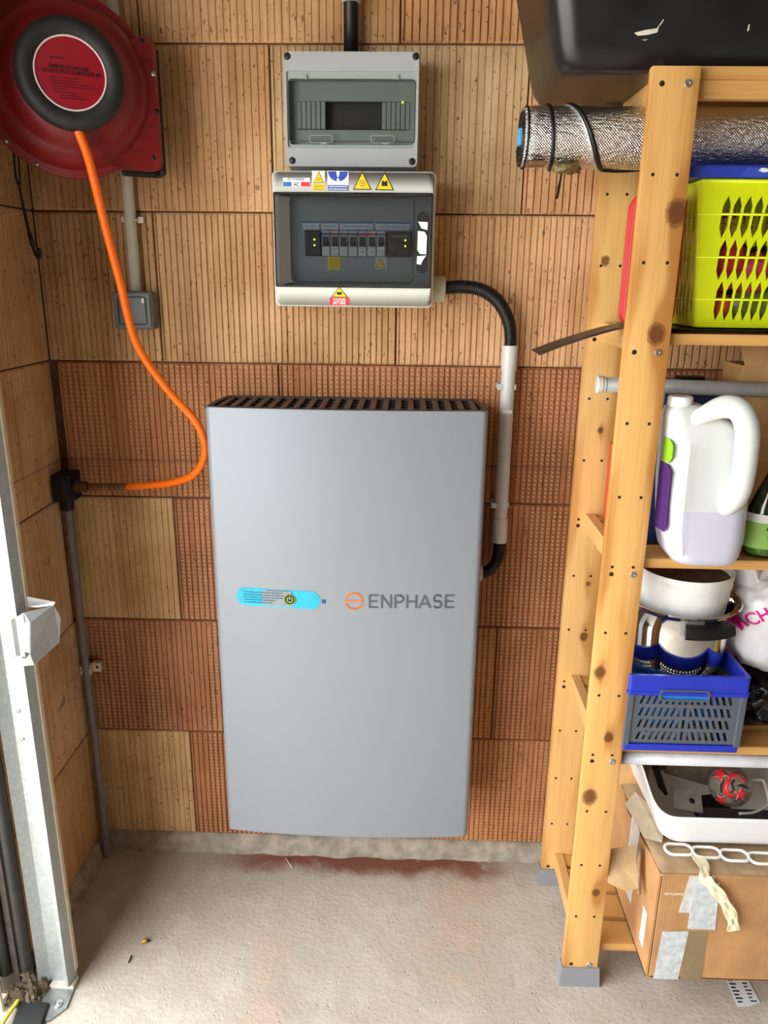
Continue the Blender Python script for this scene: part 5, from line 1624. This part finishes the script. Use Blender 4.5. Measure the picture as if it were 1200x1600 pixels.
m = MB(); m.box(CX0 + 0.008, CX1 - 0.008, CY1 - 0.008, CY1 - 0.005, 0.594, 0.704); m.build('back_panel', M_CGREY, cr)
for x in (CX0 + 0.001, CX1 - 0.013):
    m = MB(); m.box(x, x + 0.012, CY0 + 0.001, CY0 + 0.010, 0.590, 0.706, 0.0015); m.build('corner_post', M_CGREY, cr)
for x in (CX0 + 0.062,):
    fr = MB(); o = rrect(CX0 + 0.058, CX0 + 0.150, 0.688, 0.7105, 0.006, 4); i = rrect(CX0 + 0.061, CX0 + 0.147, 0.691, 0.7075, 0.005, 4)
    frame_mesh(fr, o, i, CY0 - 0.003, CY0 + 0.004); fr.build('hand_hold', M_CGREY, cr)
    m = MB(); m.box(CX0 + 0.061, CX0 + 0.147, CY0 + 0.0005, CY0 + 0.002, 0.691, 0.7075); m.build('hand_hold_opening', plain('bright_blue_film', (22, 120, 196), 0.35, var=0.08), cr)
tag(lump((0.648, -0.250, 0.6510), (0.090, 0.108, 0.0310), 0.10, 2.5, 21, power=0.45).build('blue_bundle', plain('blue_sheet', (20, 112, 190), 0.4, var=0.15, scale=30)), 'bright blue plastic sheet packed inside the folding crate', 'sheet')
tag(lump((0.646, -0.26, 0.6010), (0.090, 0.098, 0.0170), 0.12, 3.0, 22, power=0.45).build('clear_bag', plain('grey_cling_wrap', (150, 152, 152), 0.2, 0.3, var=0.4, scale=60, bump=0.8, bscale=90)), 'crinkled clear plastic wrap at the bottom of folding crate', 'bag')

# steel pot
pot = thing('steel_pot', (0.660, -0.252, 0.693), 'polished stainless steel cooking pot standing in the folding crate', 'pot')
M_CHROME = plain('polished_steel', (226, 224, 220), 0.05, 1.0, var=0)
PX, PY = 0.658, -0.245
m = MB(); m.lathe([(0.0, 0.6960), (0.060, 0.6960), (0.074, 0.699), (0.084, 0.706), (0.0905, 0.718), (0.0935, 0.735), (0.0955, 0.755), (0.0965, 0.80), (0.0970, 0.830), (0.1020, 0.838), (0.1120, 0.842), (0.1145, 0.845), (0.1120, 0.847), (0.1000, 0.843), (0.0955, 0.828), (0.090, 0.745), (0.0, 0.715)], (PX, PY, 0), 'z', 64); m.build('body', M_CHROME, pot, auto=50)
m = MB()
def hb(a, r, z): return Vector((PX + r * math.cos(math.radians(a)), PY + r * math.sin(math.radians(a)), z))
m.loft([[hb(a, 0.1, 0.812), hb(a, 0.124, 0.808), hb(a, 0.128, 0.813), hb(a, 0.124, 0.829), hb(a, 0.1, 0.833)] for a in (-102, -96, -88, -80, -72, -64, -56)], smooth=False)
m.build('handle', M_DARK, pot, auto=40)
m = MB(); m.loft([[hb(a, 0.0960, 0.808), hb(a, 0.106, 0.808), hb(a, 0.108, 0.838), hb(a, 0.0960, 0.838)] for a in (-106, -100, -92, -84)], smooth=False); m.build('handle_plate', M_STEEL, pot)
# bucket nested in the pot
bk = thing('white_bucket', (0.645, -0.268, 0.83), 'small white plastic bucket set into the steel pot', 'bucket')
QX, QY = 0.662, -0.247
m = MB(); m.lathe([(0.0, 0.790), (0.072, 0.790), (0.078, 0.800), (0.083, 0.856), (0.0845, 0.857), (0.0850, 0.878), (0.0868, 0.879), (0.0872, 0.885), (0.0868, 0.893), (0.0880, 0.895), (0.0885, 0.905), (0.0870, 0.9075), (0.0850, 0.906), (0.0820, 0.860), (0.0, 0.842)], (QX, QY, 0), 'z', 56); m.build('bucket', plain('white_bucket_plastic', (226, 226, 220), 0.4, var=0.03), bk, auto=40)
m = MB(); m.lathe([(0.0, 0.892), (0.0838, 0.892)], (QX, QY, 0), 'z', 48); m.build('interior_disc', plain('brown_interior', (92, 70, 58), 0.9, var=0.15), bk)  # brown disc just below the rim, closing off the bucket's inside

# bags at the right
M_BAGW = plain('white_bag_film', (234, 232, 232), 0.4, var=0.03, bump=0.3, bscale=30)
wb = thing('white_carrier_bag', (0.86, -0.24, 0.70), 'white plastic carrier bag with pink lettering beside the pot', 'bag')
mm = lump((0.8600, -0.232, 0.790), (0.092, 0.066, 0.094), 0.08, 2.0, 31, 56, 36, power=0.6); bag_ = mm.build('bag', M_BAGW, wb)
m = MB()
rings = []
for i in range(9):
    t = i / 8
    rings.append([Vector((0.820 + 0.03 * t * math.sin(j) + 0.075 * (j / 9 - 0.5) * (1 + t * 0.9), -0.240 + 0.020 * math.cos(j * 2.1) * (1 - 0.3 * t), 0.845 + 0.058 * t + 0.006 * math.sin(j * 3.3) * t)) for j in range(10)])
m.loft(rings, caps=(False, False), closed=False); solid(m.build('bag_neck', M_BAGW, wb), 0.001)
M_PINK = plain('magenta_print', (226, 16, 140), 0.4, var=0)
from mathutils.bvhtree import BVHTree
lt = text('lettering', 'ACH', 0.033, M_PINK, wb, (0.7860, -0.300, 0.8170), 0.062, rot=(PI / 2, -0.62, 0.0))
bpy.context.view_layer.update()
tree = BVHTree.FromObject(bag_, bpy.context.evaluated_depsgraph_get())
bmw = bag_.matrix_world
b_ = bmesh.new(); b_.from_mesh(lt.data)
bmesh.ops.triangulate(b_, faces=b_.faces)
bmesh.ops.subdivide_edges(b_, edges=[e for e in b_.edges if e.calc_length() > 0.006], cuts=2)
lmw = lt.matrix_world.copy(); inv = lmw.inverted()
for v in b_.verts:        # the print follows the bulge of the bag
    w_ = lmw @ v.co
    hit = tree.ray_cast(bmw.inverted() @ Vector((w_.x, -1.0, w_.z)), Vector((0, 1, 0)))
    if hit[0] is not None:
        v.co = inv @ Vector((w_.x, (bmw @ hit[0]).y - 0.0010 - (w_.y + 0.300 < 0) * 0.0004, w_.z))
b_.to_mesh(lt.data); b_.free()
M_BAGB = plain('black_bag_film', (22, 22, 23), 0.18, var=0.1, bump=1.0, bscale=26)
tag(lump((0.868, -0.228, 0.630), (0.080, 0.075, 0.054), 0.28, 3.0, 41, 44, 30, power=0.75).build('black_bag', M_BAGB), 'shiny crumpled black plastic bag at the right of the crate', 'bag')

# ================================================================== BOTTOM: CARTON, BIN AND BITS
M_CARD = mat_card('brown_cardboard', (186, 138, 88), 0)
M_CARDY = mat_card('brown_cardboard_side', (184, 136, 88), 1)
M_CARDIN = plain('dusty_cardboard_top', (172, 142, 108), 0.85, var=0.15, scale=20, bump=0.3, bscale=60)
bx = thing('cardboard_box', (0.79, -0.27, 0.0915), 'large worn cardboard box with grey tape on the bottom shelf', 'box')
GX0, GX1, GY0, GY1, GZ0, GZ1 = 0.620, 0.985, -0.430, -0.110, 0.0915, 0.345
m = MB(); m.box(GX0 + 0.006, GX1, GY0, GY0 + 0.004, GZ0, GZ1, 0.0015); m.build('front_panel', M_CARD, bx)
m = MB(); m.prism([(GY0 + 0.001, GZ0), (GY1, GZ0), (GY1, GZ1 - 0.01), (GY1 - 0.06, GZ1 - 0.004), (GY1 - 0.10, GZ1 - 0.028), (GY0 + 0.10, GZ1 - 0.014), (GY0 + 0.06, GZ1 - 0.004), (GY0 + 0.001, GZ1)], GX0, GX0 + 0.004, 'yz'); m.build('left_panel', M_CARDY, bx)
m = MB(); m.box(GX1 - 0.004, GX1, GY0, GY1, GZ0, GZ1); m.box(GX0, GX1, GY1 - 0.004, GY1, GZ0, GZ1); m.box(GX0, GX1, GY0, GY1, GZ0, GZ0 + 0.004); m.build('rear_panels', M_CARD, bx)
m = MB()
vs, fs = [], []
n1, n2 = 16, 14
for i in range(n1):
    for j in range(n2):
        u, v = i / (n1 - 1), j / (n2 - 1)
        x, y = GX0 + 0.002 + (GX1 - GX0 - 0.004) * u, GY0 + 0.001 + (GY1 - GY0 - 0.002) * v
        dz = 0.0025 * noise.noise(Vector((x * 25, y * 25, 1))) * (1 if 0 < i and 0 < j else 0) - (0.004 if i == 0 and 3 < j < 11 else 0)
        vs.append((x, y, GZ1 - 0.001 + min(0, dz)))
for i in range(n1 - 1):
    for j in range(n2 - 1): fs.append((i * n2 + j, (i + 1) * n2 + j, (i + 1) * n2 + j + 1, i * n2 + j + 1))
m.add(vs, fs, True); solid(m.build('top_flap', M_CARDIN, bx), 0.004, -1)
# torn corner flaps hanging off the left side
m = MB(); m.add([(GX0 - 0.020, -0.335, 0.330), (GX0 - 0.075, -0.335, 0.318), (GX0 - 0.078, -0.372, 0.268), (GX0 - 0.044, -0.382, 0.258), (GX0 - 0.018, -0.378, 0.262)], [(0, 1, 2, 3, 4)]); solid(m.build('torn_flap', mat_card('pale_cardboard', (190, 156, 112), 0), bx), 0.004)
m = MB(); m.tube(spline([(GX0 - 0.010, -0.340, 0.326), (GX0 - 0.016, -0.362, 0.290), (GX0 - 0.016, -0.380, 0.250)], 5), 0.0045, 6); m.build('torn_edge', plain('torn_card_edge', (150, 118, 84), 0.9, var=0.2), bx)
m = MB(); m.add([(GX0 - 0.002, -0.330, 0.346), (GX0 + 0.028, -0.350, 0.352), (GX0 + 0.050, -0.300, 0.358), (GX0 + 0.006, -0.230, 0.380), (GX0 - 0.020, -0.250, 0.365)], [(0, 1, 2, 3, 4)]); solid(m.build('raised_flap', plain('grey_beige_card', (190, 172, 144), 0.85, var=0.08), bx), 0.003)
m = MB(); m.add([(0.616, -0.150, 0.340), (0.680, -0.150, 0.345), (0.680, -0.135, 0.410), (0.612, -0.135, 0.405)], [(0, 1, 2, 3)]); solid(m.build('rear_flap', mat_card('tan_flap', (206, 160, 104), 0), bx), 0.004)
m = MB(); m.box(GX0 - 0.0009, GX0 - 0.0001, -0.395, -0.372, 0.130, 0.215); m.build('side_label', plain('white_paper_label', (220, 220, 218), 0.6, var=0.03), bx)
m = MB(); m.box(GX0 - 0.0012, GX0 - 0.0001, -0.300, -0.245, 0.150, 0.335); m.build('side_tape', plain('clear_tape', (206, 206, 200), 0.3, var=0.1, scale=60), bx)
M_TAPE = plain('silver_tape', (198, 202, 202), 0.3, var=0.12, scale=70, bump=0.4, bscale=60)
M_TAPE2 = plain('olive_brown_tape', (140, 120, 88), 0.35, var=0.05)
FY = GY0 - 0.0012
def tape(poly, y, mat, name):
    mm = MB(); mm.prism(poly, y, y - 0.0006, 'xz'); return mm.build(name, mat, bx)
tape([(0.690, 0.211), (0.728, 0.213), (0.731, 0.090), (0.690, 0.0900)], FY + 0.0012, M_TAPE2, 'brown_tape')
tape([(0.640, 0.209), (0.691, 0.212), (0.684, 0.0905), (0.635, 0.0905)], FY + 0.0004, M_TAPE, 'silver_tape_strip')
tape([(0.677, 0.344), (0.725, 0.344), (0.727, 0.256), (0.666, 0.256)], FY + 0.0012, plain('pale_tape', (206, 204, 198), 0.35, var=0.1, scale=60), 'silver_tape_strip')
tape([(0.688, 0.330), (0.735, 0.330), (0.741, 0.218), (0.687, 0.218)], FY + 0.0004, M_TAPE, 'silver_tape_strip')
# dusty print on the front
m = MB()
for k in range(7): m.box(0.634 + 0.0052 * k, 0.638 + 0.0052 * k, FY + 0.0006, FY + 0.0011, 0.296 + 0.0008 * (k % 3), 0.303 - 0.0010 * (k % 2))
m.build('faded_print', plain('faded_white_print', (216, 190, 156), 0.7, var=0.15, scale=200), bx)['kind'] = 'stuff'
# loose ribbon of dry masking tape
m = MB()
path = [Vector(p) for p in ((0.705, -0.385, 0.352), (0.706, -0.420, 0.357), (0.702, -0.437, 0.346), (0.712, -0.442, 0.336), (0.728, -0.446, 0.318), (0.744, -0.448, 0.296), (0.757, -0.450, 0.272), (0.764, -0.450, 0.250), (0.767, -0.449, 0.234))]
path = spline(path, 5)
rings = []
for i, p in enumerate(path):
    w = 0.0105 + 0.0015 * math.sin(i * 0.7)
    t = (path[min(i + 1, len(path) - 1)] - path[max(i - 1, 0)]).normalized()
    s_ = Vector((max(0.75, -t.z), 0, t.x * 0.9)).normalized()
    z_ = Vector((0, -0.0018 * math.sin(i * 0.8), 0))
    rings.append([p - s_ * w, p - s_ * w * 0.3 + z_, p + s_ * w * 0.4 - z_, p + s_ * w])
m.loft(rings, caps=(False, False), closed=False, smooth=False)
tag(solid(m.build('masking_tape', plain('cream_masking_tape', (238, 228, 188), 0.6, var=0.06, bump=0.4, bscale=80)), 0.001), 'curled cream masking tape hanging over the front of the box', 'tape')

# chain of white plastic loops under the bin
lp_ = thing('loop_hanger', (0.76, -0.37, 0.346), 'white plastic hanger of linked oval loops on the cardboard box', 'hanger')
for k in range(7):
    x = 0.648 + 0.0525 * k
    y = -0.350 - 0.006 * k
    mm = MB(); mm.tube([(a, b, 0.3520) for a, b in rrect(x, x + 0.054, y - 0.034, y - 0.004, 0.0145, 6)], 0.0030, 8, closed=True)
    mm.build('loop', M_WHITE, lp_)

# white bin
wbn = thing('white_bin', (0.79, -0.22, 0.3485), 'white plastic storage bin of metal bits and a ball on cardboard box', 'bin')
bot = rloop(0.652, 0.930, -0.352, -0.105, 0.035, 14, 14, 7)
topl = rloop(0.592, 0.985, -0.402, -0.070, 0.045, 14, 14, 7)
n = len(bot)
def rim_h(p):
    x, y = p
    f = max(0.0, min(1.0, (y + 0.400) / 0.105))
    s_ = f * f * (3 - 2 * f)
    return 0.44 + 0.56 * s_
R_ = 12
zb0, HM = 0.3520, 0.178
grid = []
for r in range(R_ + 1):
    ring = []
    for (a, b), (c, d) in zip(bot, topl):
        hmax = rim_h((c, d))
        t = hmax * r / R_
        e = 1 - (1 - min(1, t / 0.10)) ** 2 if t < 0.10 else 1
        kk = t
        x = a + (c - a) * kk; y = b + (d - b) * kk
        if t < 0.06:     # rounded foot
            sh_ = 0.010 * (1 - t / 0.06) ** 2
            cx_, cy_ = 0.7925, -0.2185
            v = Vector((cx_ - x, cy_ - y)); v.normalize(); x += v.x * sh_; y += v.y * sh_
        ring.append(Vector((x, y, zb0 + HM * t)))
    grid.append(ring)
m = MB()
vs = [p for r in grid for p in r]
fs = []
for r in range(R_):
    for k in range(n):
        k2 = (k + 1) % n
        # hand holes in the two end walls
        c = (grid[r][k] + grid[r][k2]) / 2
        if 7 <= r <= 9 and -0.268 < c.y < -0.165 and (c.x < 0.64 or c.x > 0.94): continue
        fs.append((r * n + k, r * n + k2, (r + 1) * n + k2, (r + 1) * n + k))
m.add(vs, fs, True)
m.add(grid[0][::-1], [tuple(range(n))])
solid(m.build('body', plain('white_bin_plastic', (238, 239, 238), 0.35, var=0.01), wbn), 0.0028)
m = MB(); m.tube([p for p in grid[-1]], 0.0022, 6, closed=True); m.build('rim', MC['white_bin_plastic'], wbn)

# things in the bin
ball = thing('patterned_ball', (0.808, -0.262, 0.376), 'small grey rubber ball with red stars in the white bin', 'ball')
BC, BR = Vector((0.808, -0.262, 0.426)), 0.0425
m = MB(); m.lathe([(BR * math.sin(PI * i / 24), -BR * math.cos(PI * i / 24)) for i in range(25)], BC, 'z', 36); m.build('ball', plain('grey_brown_rubber', (112, 100, 86), 0.4, var=0.25, scale=60), ball)
cdir = (Vector((0.117, -1.655, 1.431)) - BC).normalized()
ux = Vector((0, 0, 1)).cross(cdir).normalized(); uy = cdir.cross(ux)
def on_ball(a, b, lift):
    d = (cdir * math.sqrt(max(0.0, 1 - a * a - b * b)) + ux * a + uy * b) if a * a + b * b < 1 else (ux * a + uy * b).normalized()
    return BC + d * (BR + lift)
def patch(poly, mat, lift, name, k=5):
    """small flat print laid on the ball, triangulated from its centre"""
    cx_ = sum(p[0] for p in poly) / len(poly); cy_ = sum(p[1] for p in poly) / len(poly)
    mm = MB()
    dense = []
    for p, q in zip(poly, poly[1:] + poly[:1]):
        for i in range(3): dense.append((p[0] + (q[0] - p[0]) * i / 3, p[1] + (q[1] - p[1]) * i / 3))
    N_ = len(dense)
    vs = [on_ball(cx_, cy_, lift)]
    for s_ in (0.5, 1.0): vs += [on_ball(cx_ + (p[0] - cx_) * s_, cy_ + (p[1] - cy_) * s_, lift) for p in dense]
    fs = [(0, 1 + i, 1 + (i + 1) % N_) for i in range(N_)] + [(1 + i, 1 + N_ + i, 1 + N_ + (i + 1) % N_, 1 + (i + 1) % N_) for i in range(N_)]
    mm.add(vs, fs, True); return solid(mm.build(name, mat, ball, fix=True), 0.0003)
def star(cx_, cy_, r, rot=0.0, k=0.42):
    return [(cx_ + (r if i % 2 == 0 else r * k) * math.sin(rot + PI * i / 5), cy_ + (r if i % 2 == 0 else r * k) * math.cos(rot + PI * i / 5)) for i in range(10)]
M_BRED = plain('ball_red', (214, 44, 48), 0.4, var=0.05); M_BPINK = plain('ball_pink_edge', (226, 176, 168), 0.4, var=0)
for cx_, cy_, r, rt in ((-0.52, 0.42, 0.40, 0.25), (0.52, -0.26, 0.34, -0.1), (-0.30, -0.80, 0.34, 0.5)):
    patch(star(cx_, cy_, r * 1.35, rt), M_INK, 0.0000, 'star_black_edge'); patch(star(cx_, cy_, r * 1.12, rt), M_BPINK, 0.0002, 'star_outline'); patch(star(cx_, cy_, r, rt), M_BRED, 0.0004, 'star')  # each star printed with a black and a pink outline
def swirl(pts, w): 
    L_, R2 = [], []
    P2 = spline([(a, b, 0) for a, b in pts], 4)
    for i, p in enumerate(P2):
        t = (P2[min(i + 1, len(P2) - 1)] - P2[max(0, i - 1)]).normalized(); nrm = Vector((-t.y, t.x, 0)) * w * math.sin(PI * (0.12 + 0.76 * i / (len(P2) - 1)))
        L_.append(p + nrm); R2.append(p - nrm)
    return L_, R2
for pts, w, mt, nm in (([(-0.15, 0.35), (0.2, 0.62), (0.52, 0.48), (0.6, 0.3)], 0.13, M_BRED, 'swirl'), ([(-0.05, 0.45), (-0.12, 0.12), (-0.16, -0.2), (0.05, -0.45), (0.28, -0.42)], 0.13, M_BRED, 'swirl'), ([(0.16, 0.34), (0.06, 0.1), (0.16, -0.16), (0.05, -0.30)], 0.06, M_INK, 'swirl_line'), ([(-0.30, 0.18), (-0.36, -0.15), (-0.30, -0.42)], 0.07, M_INK, 'swirl_line'), ([(0.30, 0.10), (0.55, 0.16), (0.82, 0.10)], 0.06, M_INK, 'swirl_line')):
    L_, R2 = swirl(pts, w)
    mm = MB(); vs = [on_ball(p.x, p.y, 0.0002) for p in L_] + [on_ball(p.x, p.y, 0.0002) for p in R2]; k = len(L_)
    mm.add(vs, [(i, i + 1, k + i + 1, k + i) for i in range(k - 1)], True); solid(mm.build(nm, mt, ball), 0.0003)
M_RUST = plain('dull_brown_metal', (112, 100, 84), 0.55, 0.3, var=0.2, scale=50)
M_GUN = plain('dark_gun_metal', (52, 52, 52), 0.45, 0.5, var=0.1)
M_GALV2 = plain('grey_zinc_bits', (150, 146, 136), 0.5, 0.4, var=0.1)
def bit(name, label, cat, mat, x, y, z, sx, sy, sz, rx=0, ry=0, rz=0, bev=0.002, hole=None):
    from mathutils import Euler
    mm = MB(); mm.box(x - sx / 2, x + sx / 2, y - sy / 2, y + sy / 2, z - sz / 2, z + sz / 2, bev, rot=Euler((rx, ry, rz)).to_matrix())
    root = thing(name, (x, y, z - sz / 2), label, cat, 'metal bits in the white bin')
    mm.build('plate', mat, root, auto=35)
    if hole:
        R3 = Euler((rx, ry, rz)).to_matrix()
        c = Vector((x, y, z)) + R3 @ Vector((hole[0], hole[1], sz / 2 + 0.0003))
        a0, a1, a2 = R3 @ Vector((1, 0, 0)), R3 @ Vector((0, 1, 0)), R3 @ Vector((0, 0, 1))
        k = MB(); k.lathe([(0, 0), (0.006, 0), (0.006, -0.001)], c, (a0, a1, a2), 14); k.build('bolt_hole', M_BLACK, root)
    return root
bit('metal_bracket', 'grey zinc bracket with bolt hole at front left of white bin', 'bracket', M_GALV2, 0.708, -0.300, 0.415, 0.058, 0.044, 0.004, 0.55, 0.08, -0.1, hole=(0.008, 0))
bit('steel_plate', 'wide dull brown steel plate behind the ball in white bin', 'plate', M_RUST, 0.752, -0.195, 0.430, 0.110, 0.070, 0.006, 0.9, 0.2, -0.15)
bit('wooden_block', 'worn wooden block upright at the back of white bin', 'block', plain('worn_block', (120, 100, 78), 0.7, var=0.2), 0.694, -0.175, 0.444, 0.034, 0.022, 0.090, 0.2, 0.12, 0.1, 0.004)
bit('steel_bar', 'long dark steel bar along the front of white bin', 'bar', M_GUN, 0.812, -0.318, 0.396, 0.170, 0.026, 0.010, 0.3, 0.03, 0.02)
bit('zinc_fitting', 'pale zinc end fitting at right of the dark bar', 'fitting', M_GALV2, 0.892, -0.312, 0.4085, 0.036, 0.024, 0.012, 0.3, 0.0, 0.05)
bit('hinge_leaf', 'dark steel hinge leaf below the brown plate', 'hinge', M_GUN, 0.770, -0.268, 0.378, 0.080, 0.050, 0.012, 0.3, 0.0, 0.2)
bit('metal_strap', 'black angled strap in left end of white bin', 'strap', M_BLACK, 0.668, -0.235, 0.425, 0.030, 0.080, 0.008, 0.3, 0.9, 0.2)
m = MB(); m.tube(spline([(0.806, -0.322, 0.404), (0.840, -0.314, 0.402), (0.876, -0.292, 0.404), (0.880, -0.284, 0.412), (0.880, -0.255, 0.432), (0.872, -0.250, 0.434), (0.845, -0.250, 0.432)], 5), 0.0030, 8)
tag(m.build('wire_handle', plain('pale_wire', (206, 200, 186), 0.4, 0.3, var=0.03)), 'pale bent wire handle to the right under the ball', 'wire')

# ================================================================== ON THE FLOOR
pn = thing('paper_note', (0.85, -0.38, 0.0), 'printed white paper slip on the floor under the cardboard box', 'paper')
m = MB(); m.prism([(0.826, -0.330), (0.824, -0.410), (0.850, -0.408), (0.875, -0.399), (0.872, -0.330)], 0.0012, 0.0018, 'xy'); sheet_ = m.build('slip', plain('white_paper', (226, 226, 230), 0.7, var=0.02), pn)
m = MB()
for i in range(7):
    y = -0.350 - i * 0.0085
    m.box(0.828, 0.838 + 0.004 * (i % 2), y, y + 0.0035, 0.0018, 0.0021); m.box(0.856, 0.869 - 0.003 * (i % 3), y + 0.003, y + 0.006, 0.0018, 0.0021)
m.build('printed_lines', M_INK, sheet_)
m = MB(); m.lathe([(0.0, -0.400), (0.011, -0.400), (0.011, -0.450), (0.006, -0.458), (0.006, -0.470), (0.0, -0.470)], (0.905, 0, 0.012), 'y', 16)
tag(m.build('small_vial', plain('bluish_clear_plastic', (206, 220, 236), 0.2, var=0.1)), 'small pale blue plastic vial on floor at the right edge', 'vial')
# wasp, twig and crumbs
ws = thing('dead_wasp', (-0.448, -0.302, 0), 'tiny yellow and black dead wasp on the concrete floor', 'insect')
m = MB(); mm = lump((-0.448, -0.302, 0.0048), (0.0060, 0.0040, 0.0036), 0.05, 2, 3, 12, 8); mm.build('abdomen', plain('wasp_yellow', (214, 180, 40), 0.4, var=0), ws)
lump((-0.4395, -0.3005, 0.0046), (0.0036, 0.0034, 0.0032), 0.05, 2, 4, 10, 8).build('thorax', M_DARK, ws)
m = MB()
for s_ in (-1, 1): m.add([(-0.442, -0.302, 0.0075), (-0.447, -0.302 + s_ * 0.010, 0.006), (-0.455, -0.302 + s_ * 0.009, 0.005)], [(0, 1, 2)])
solid(m.build('wings', plain('amber_wing', (176, 140, 60), 0.3, var=0), ws), 0.0003)['kind'] = 'stuff'
m = MB(); m.tube([(-0.4645, -0.340, 0.003), (-0.4640, -0.350, 0.0035), (-0.4645, -0.358, 0.003)], 0.0016, 6)
tag(m.build('twig', plain('dark_twig', (46, 38, 34), 0.8, var=0.1)), 'tiny dark twig lying on the floor near the wasp', 'twig')
m = MB(); m.tube([(-0.172, -0.030, 0.004), (-0.160, -0.048, 0.0035), (-0.150, -0.062, 0.003)], 0.0014, 6)
tag(m.build('straw', plain('pale_straw', (206, 190, 150), 0.8, var=0)), 'short pale straw on the red dust below the battery', 'straw')
rs = random.Random(23)
m = MB()
for i in range(420):
    x, y = rs.uniform(-0.55, 0.95), -0.02 - 0.75 * rs.random() ** 1.2
    s_ = rs.uniform(0.0008, 0.0026)
    o = [(x + s_ * rs.uniform(0.6, 1.2) * math.cos(a + i), y + s_ * rs.uniform(0.6, 1.2) * math.sin(a + i), 0.0003) for a in (0, 2.1, 4.2)]
    m.add(o + [(x, y, s_ * rs.uniform(0.6, 1.1))], [(0, 1, 3), (1, 2, 3), (2, 0, 3)])
tag(m.build('grit', plain('grey_grit', (150, 142, 130), 0.9, var=0.35, scale=300)), 'loose grit and crumbs scattered over the concrete floor', 'grit', kind='stuff')
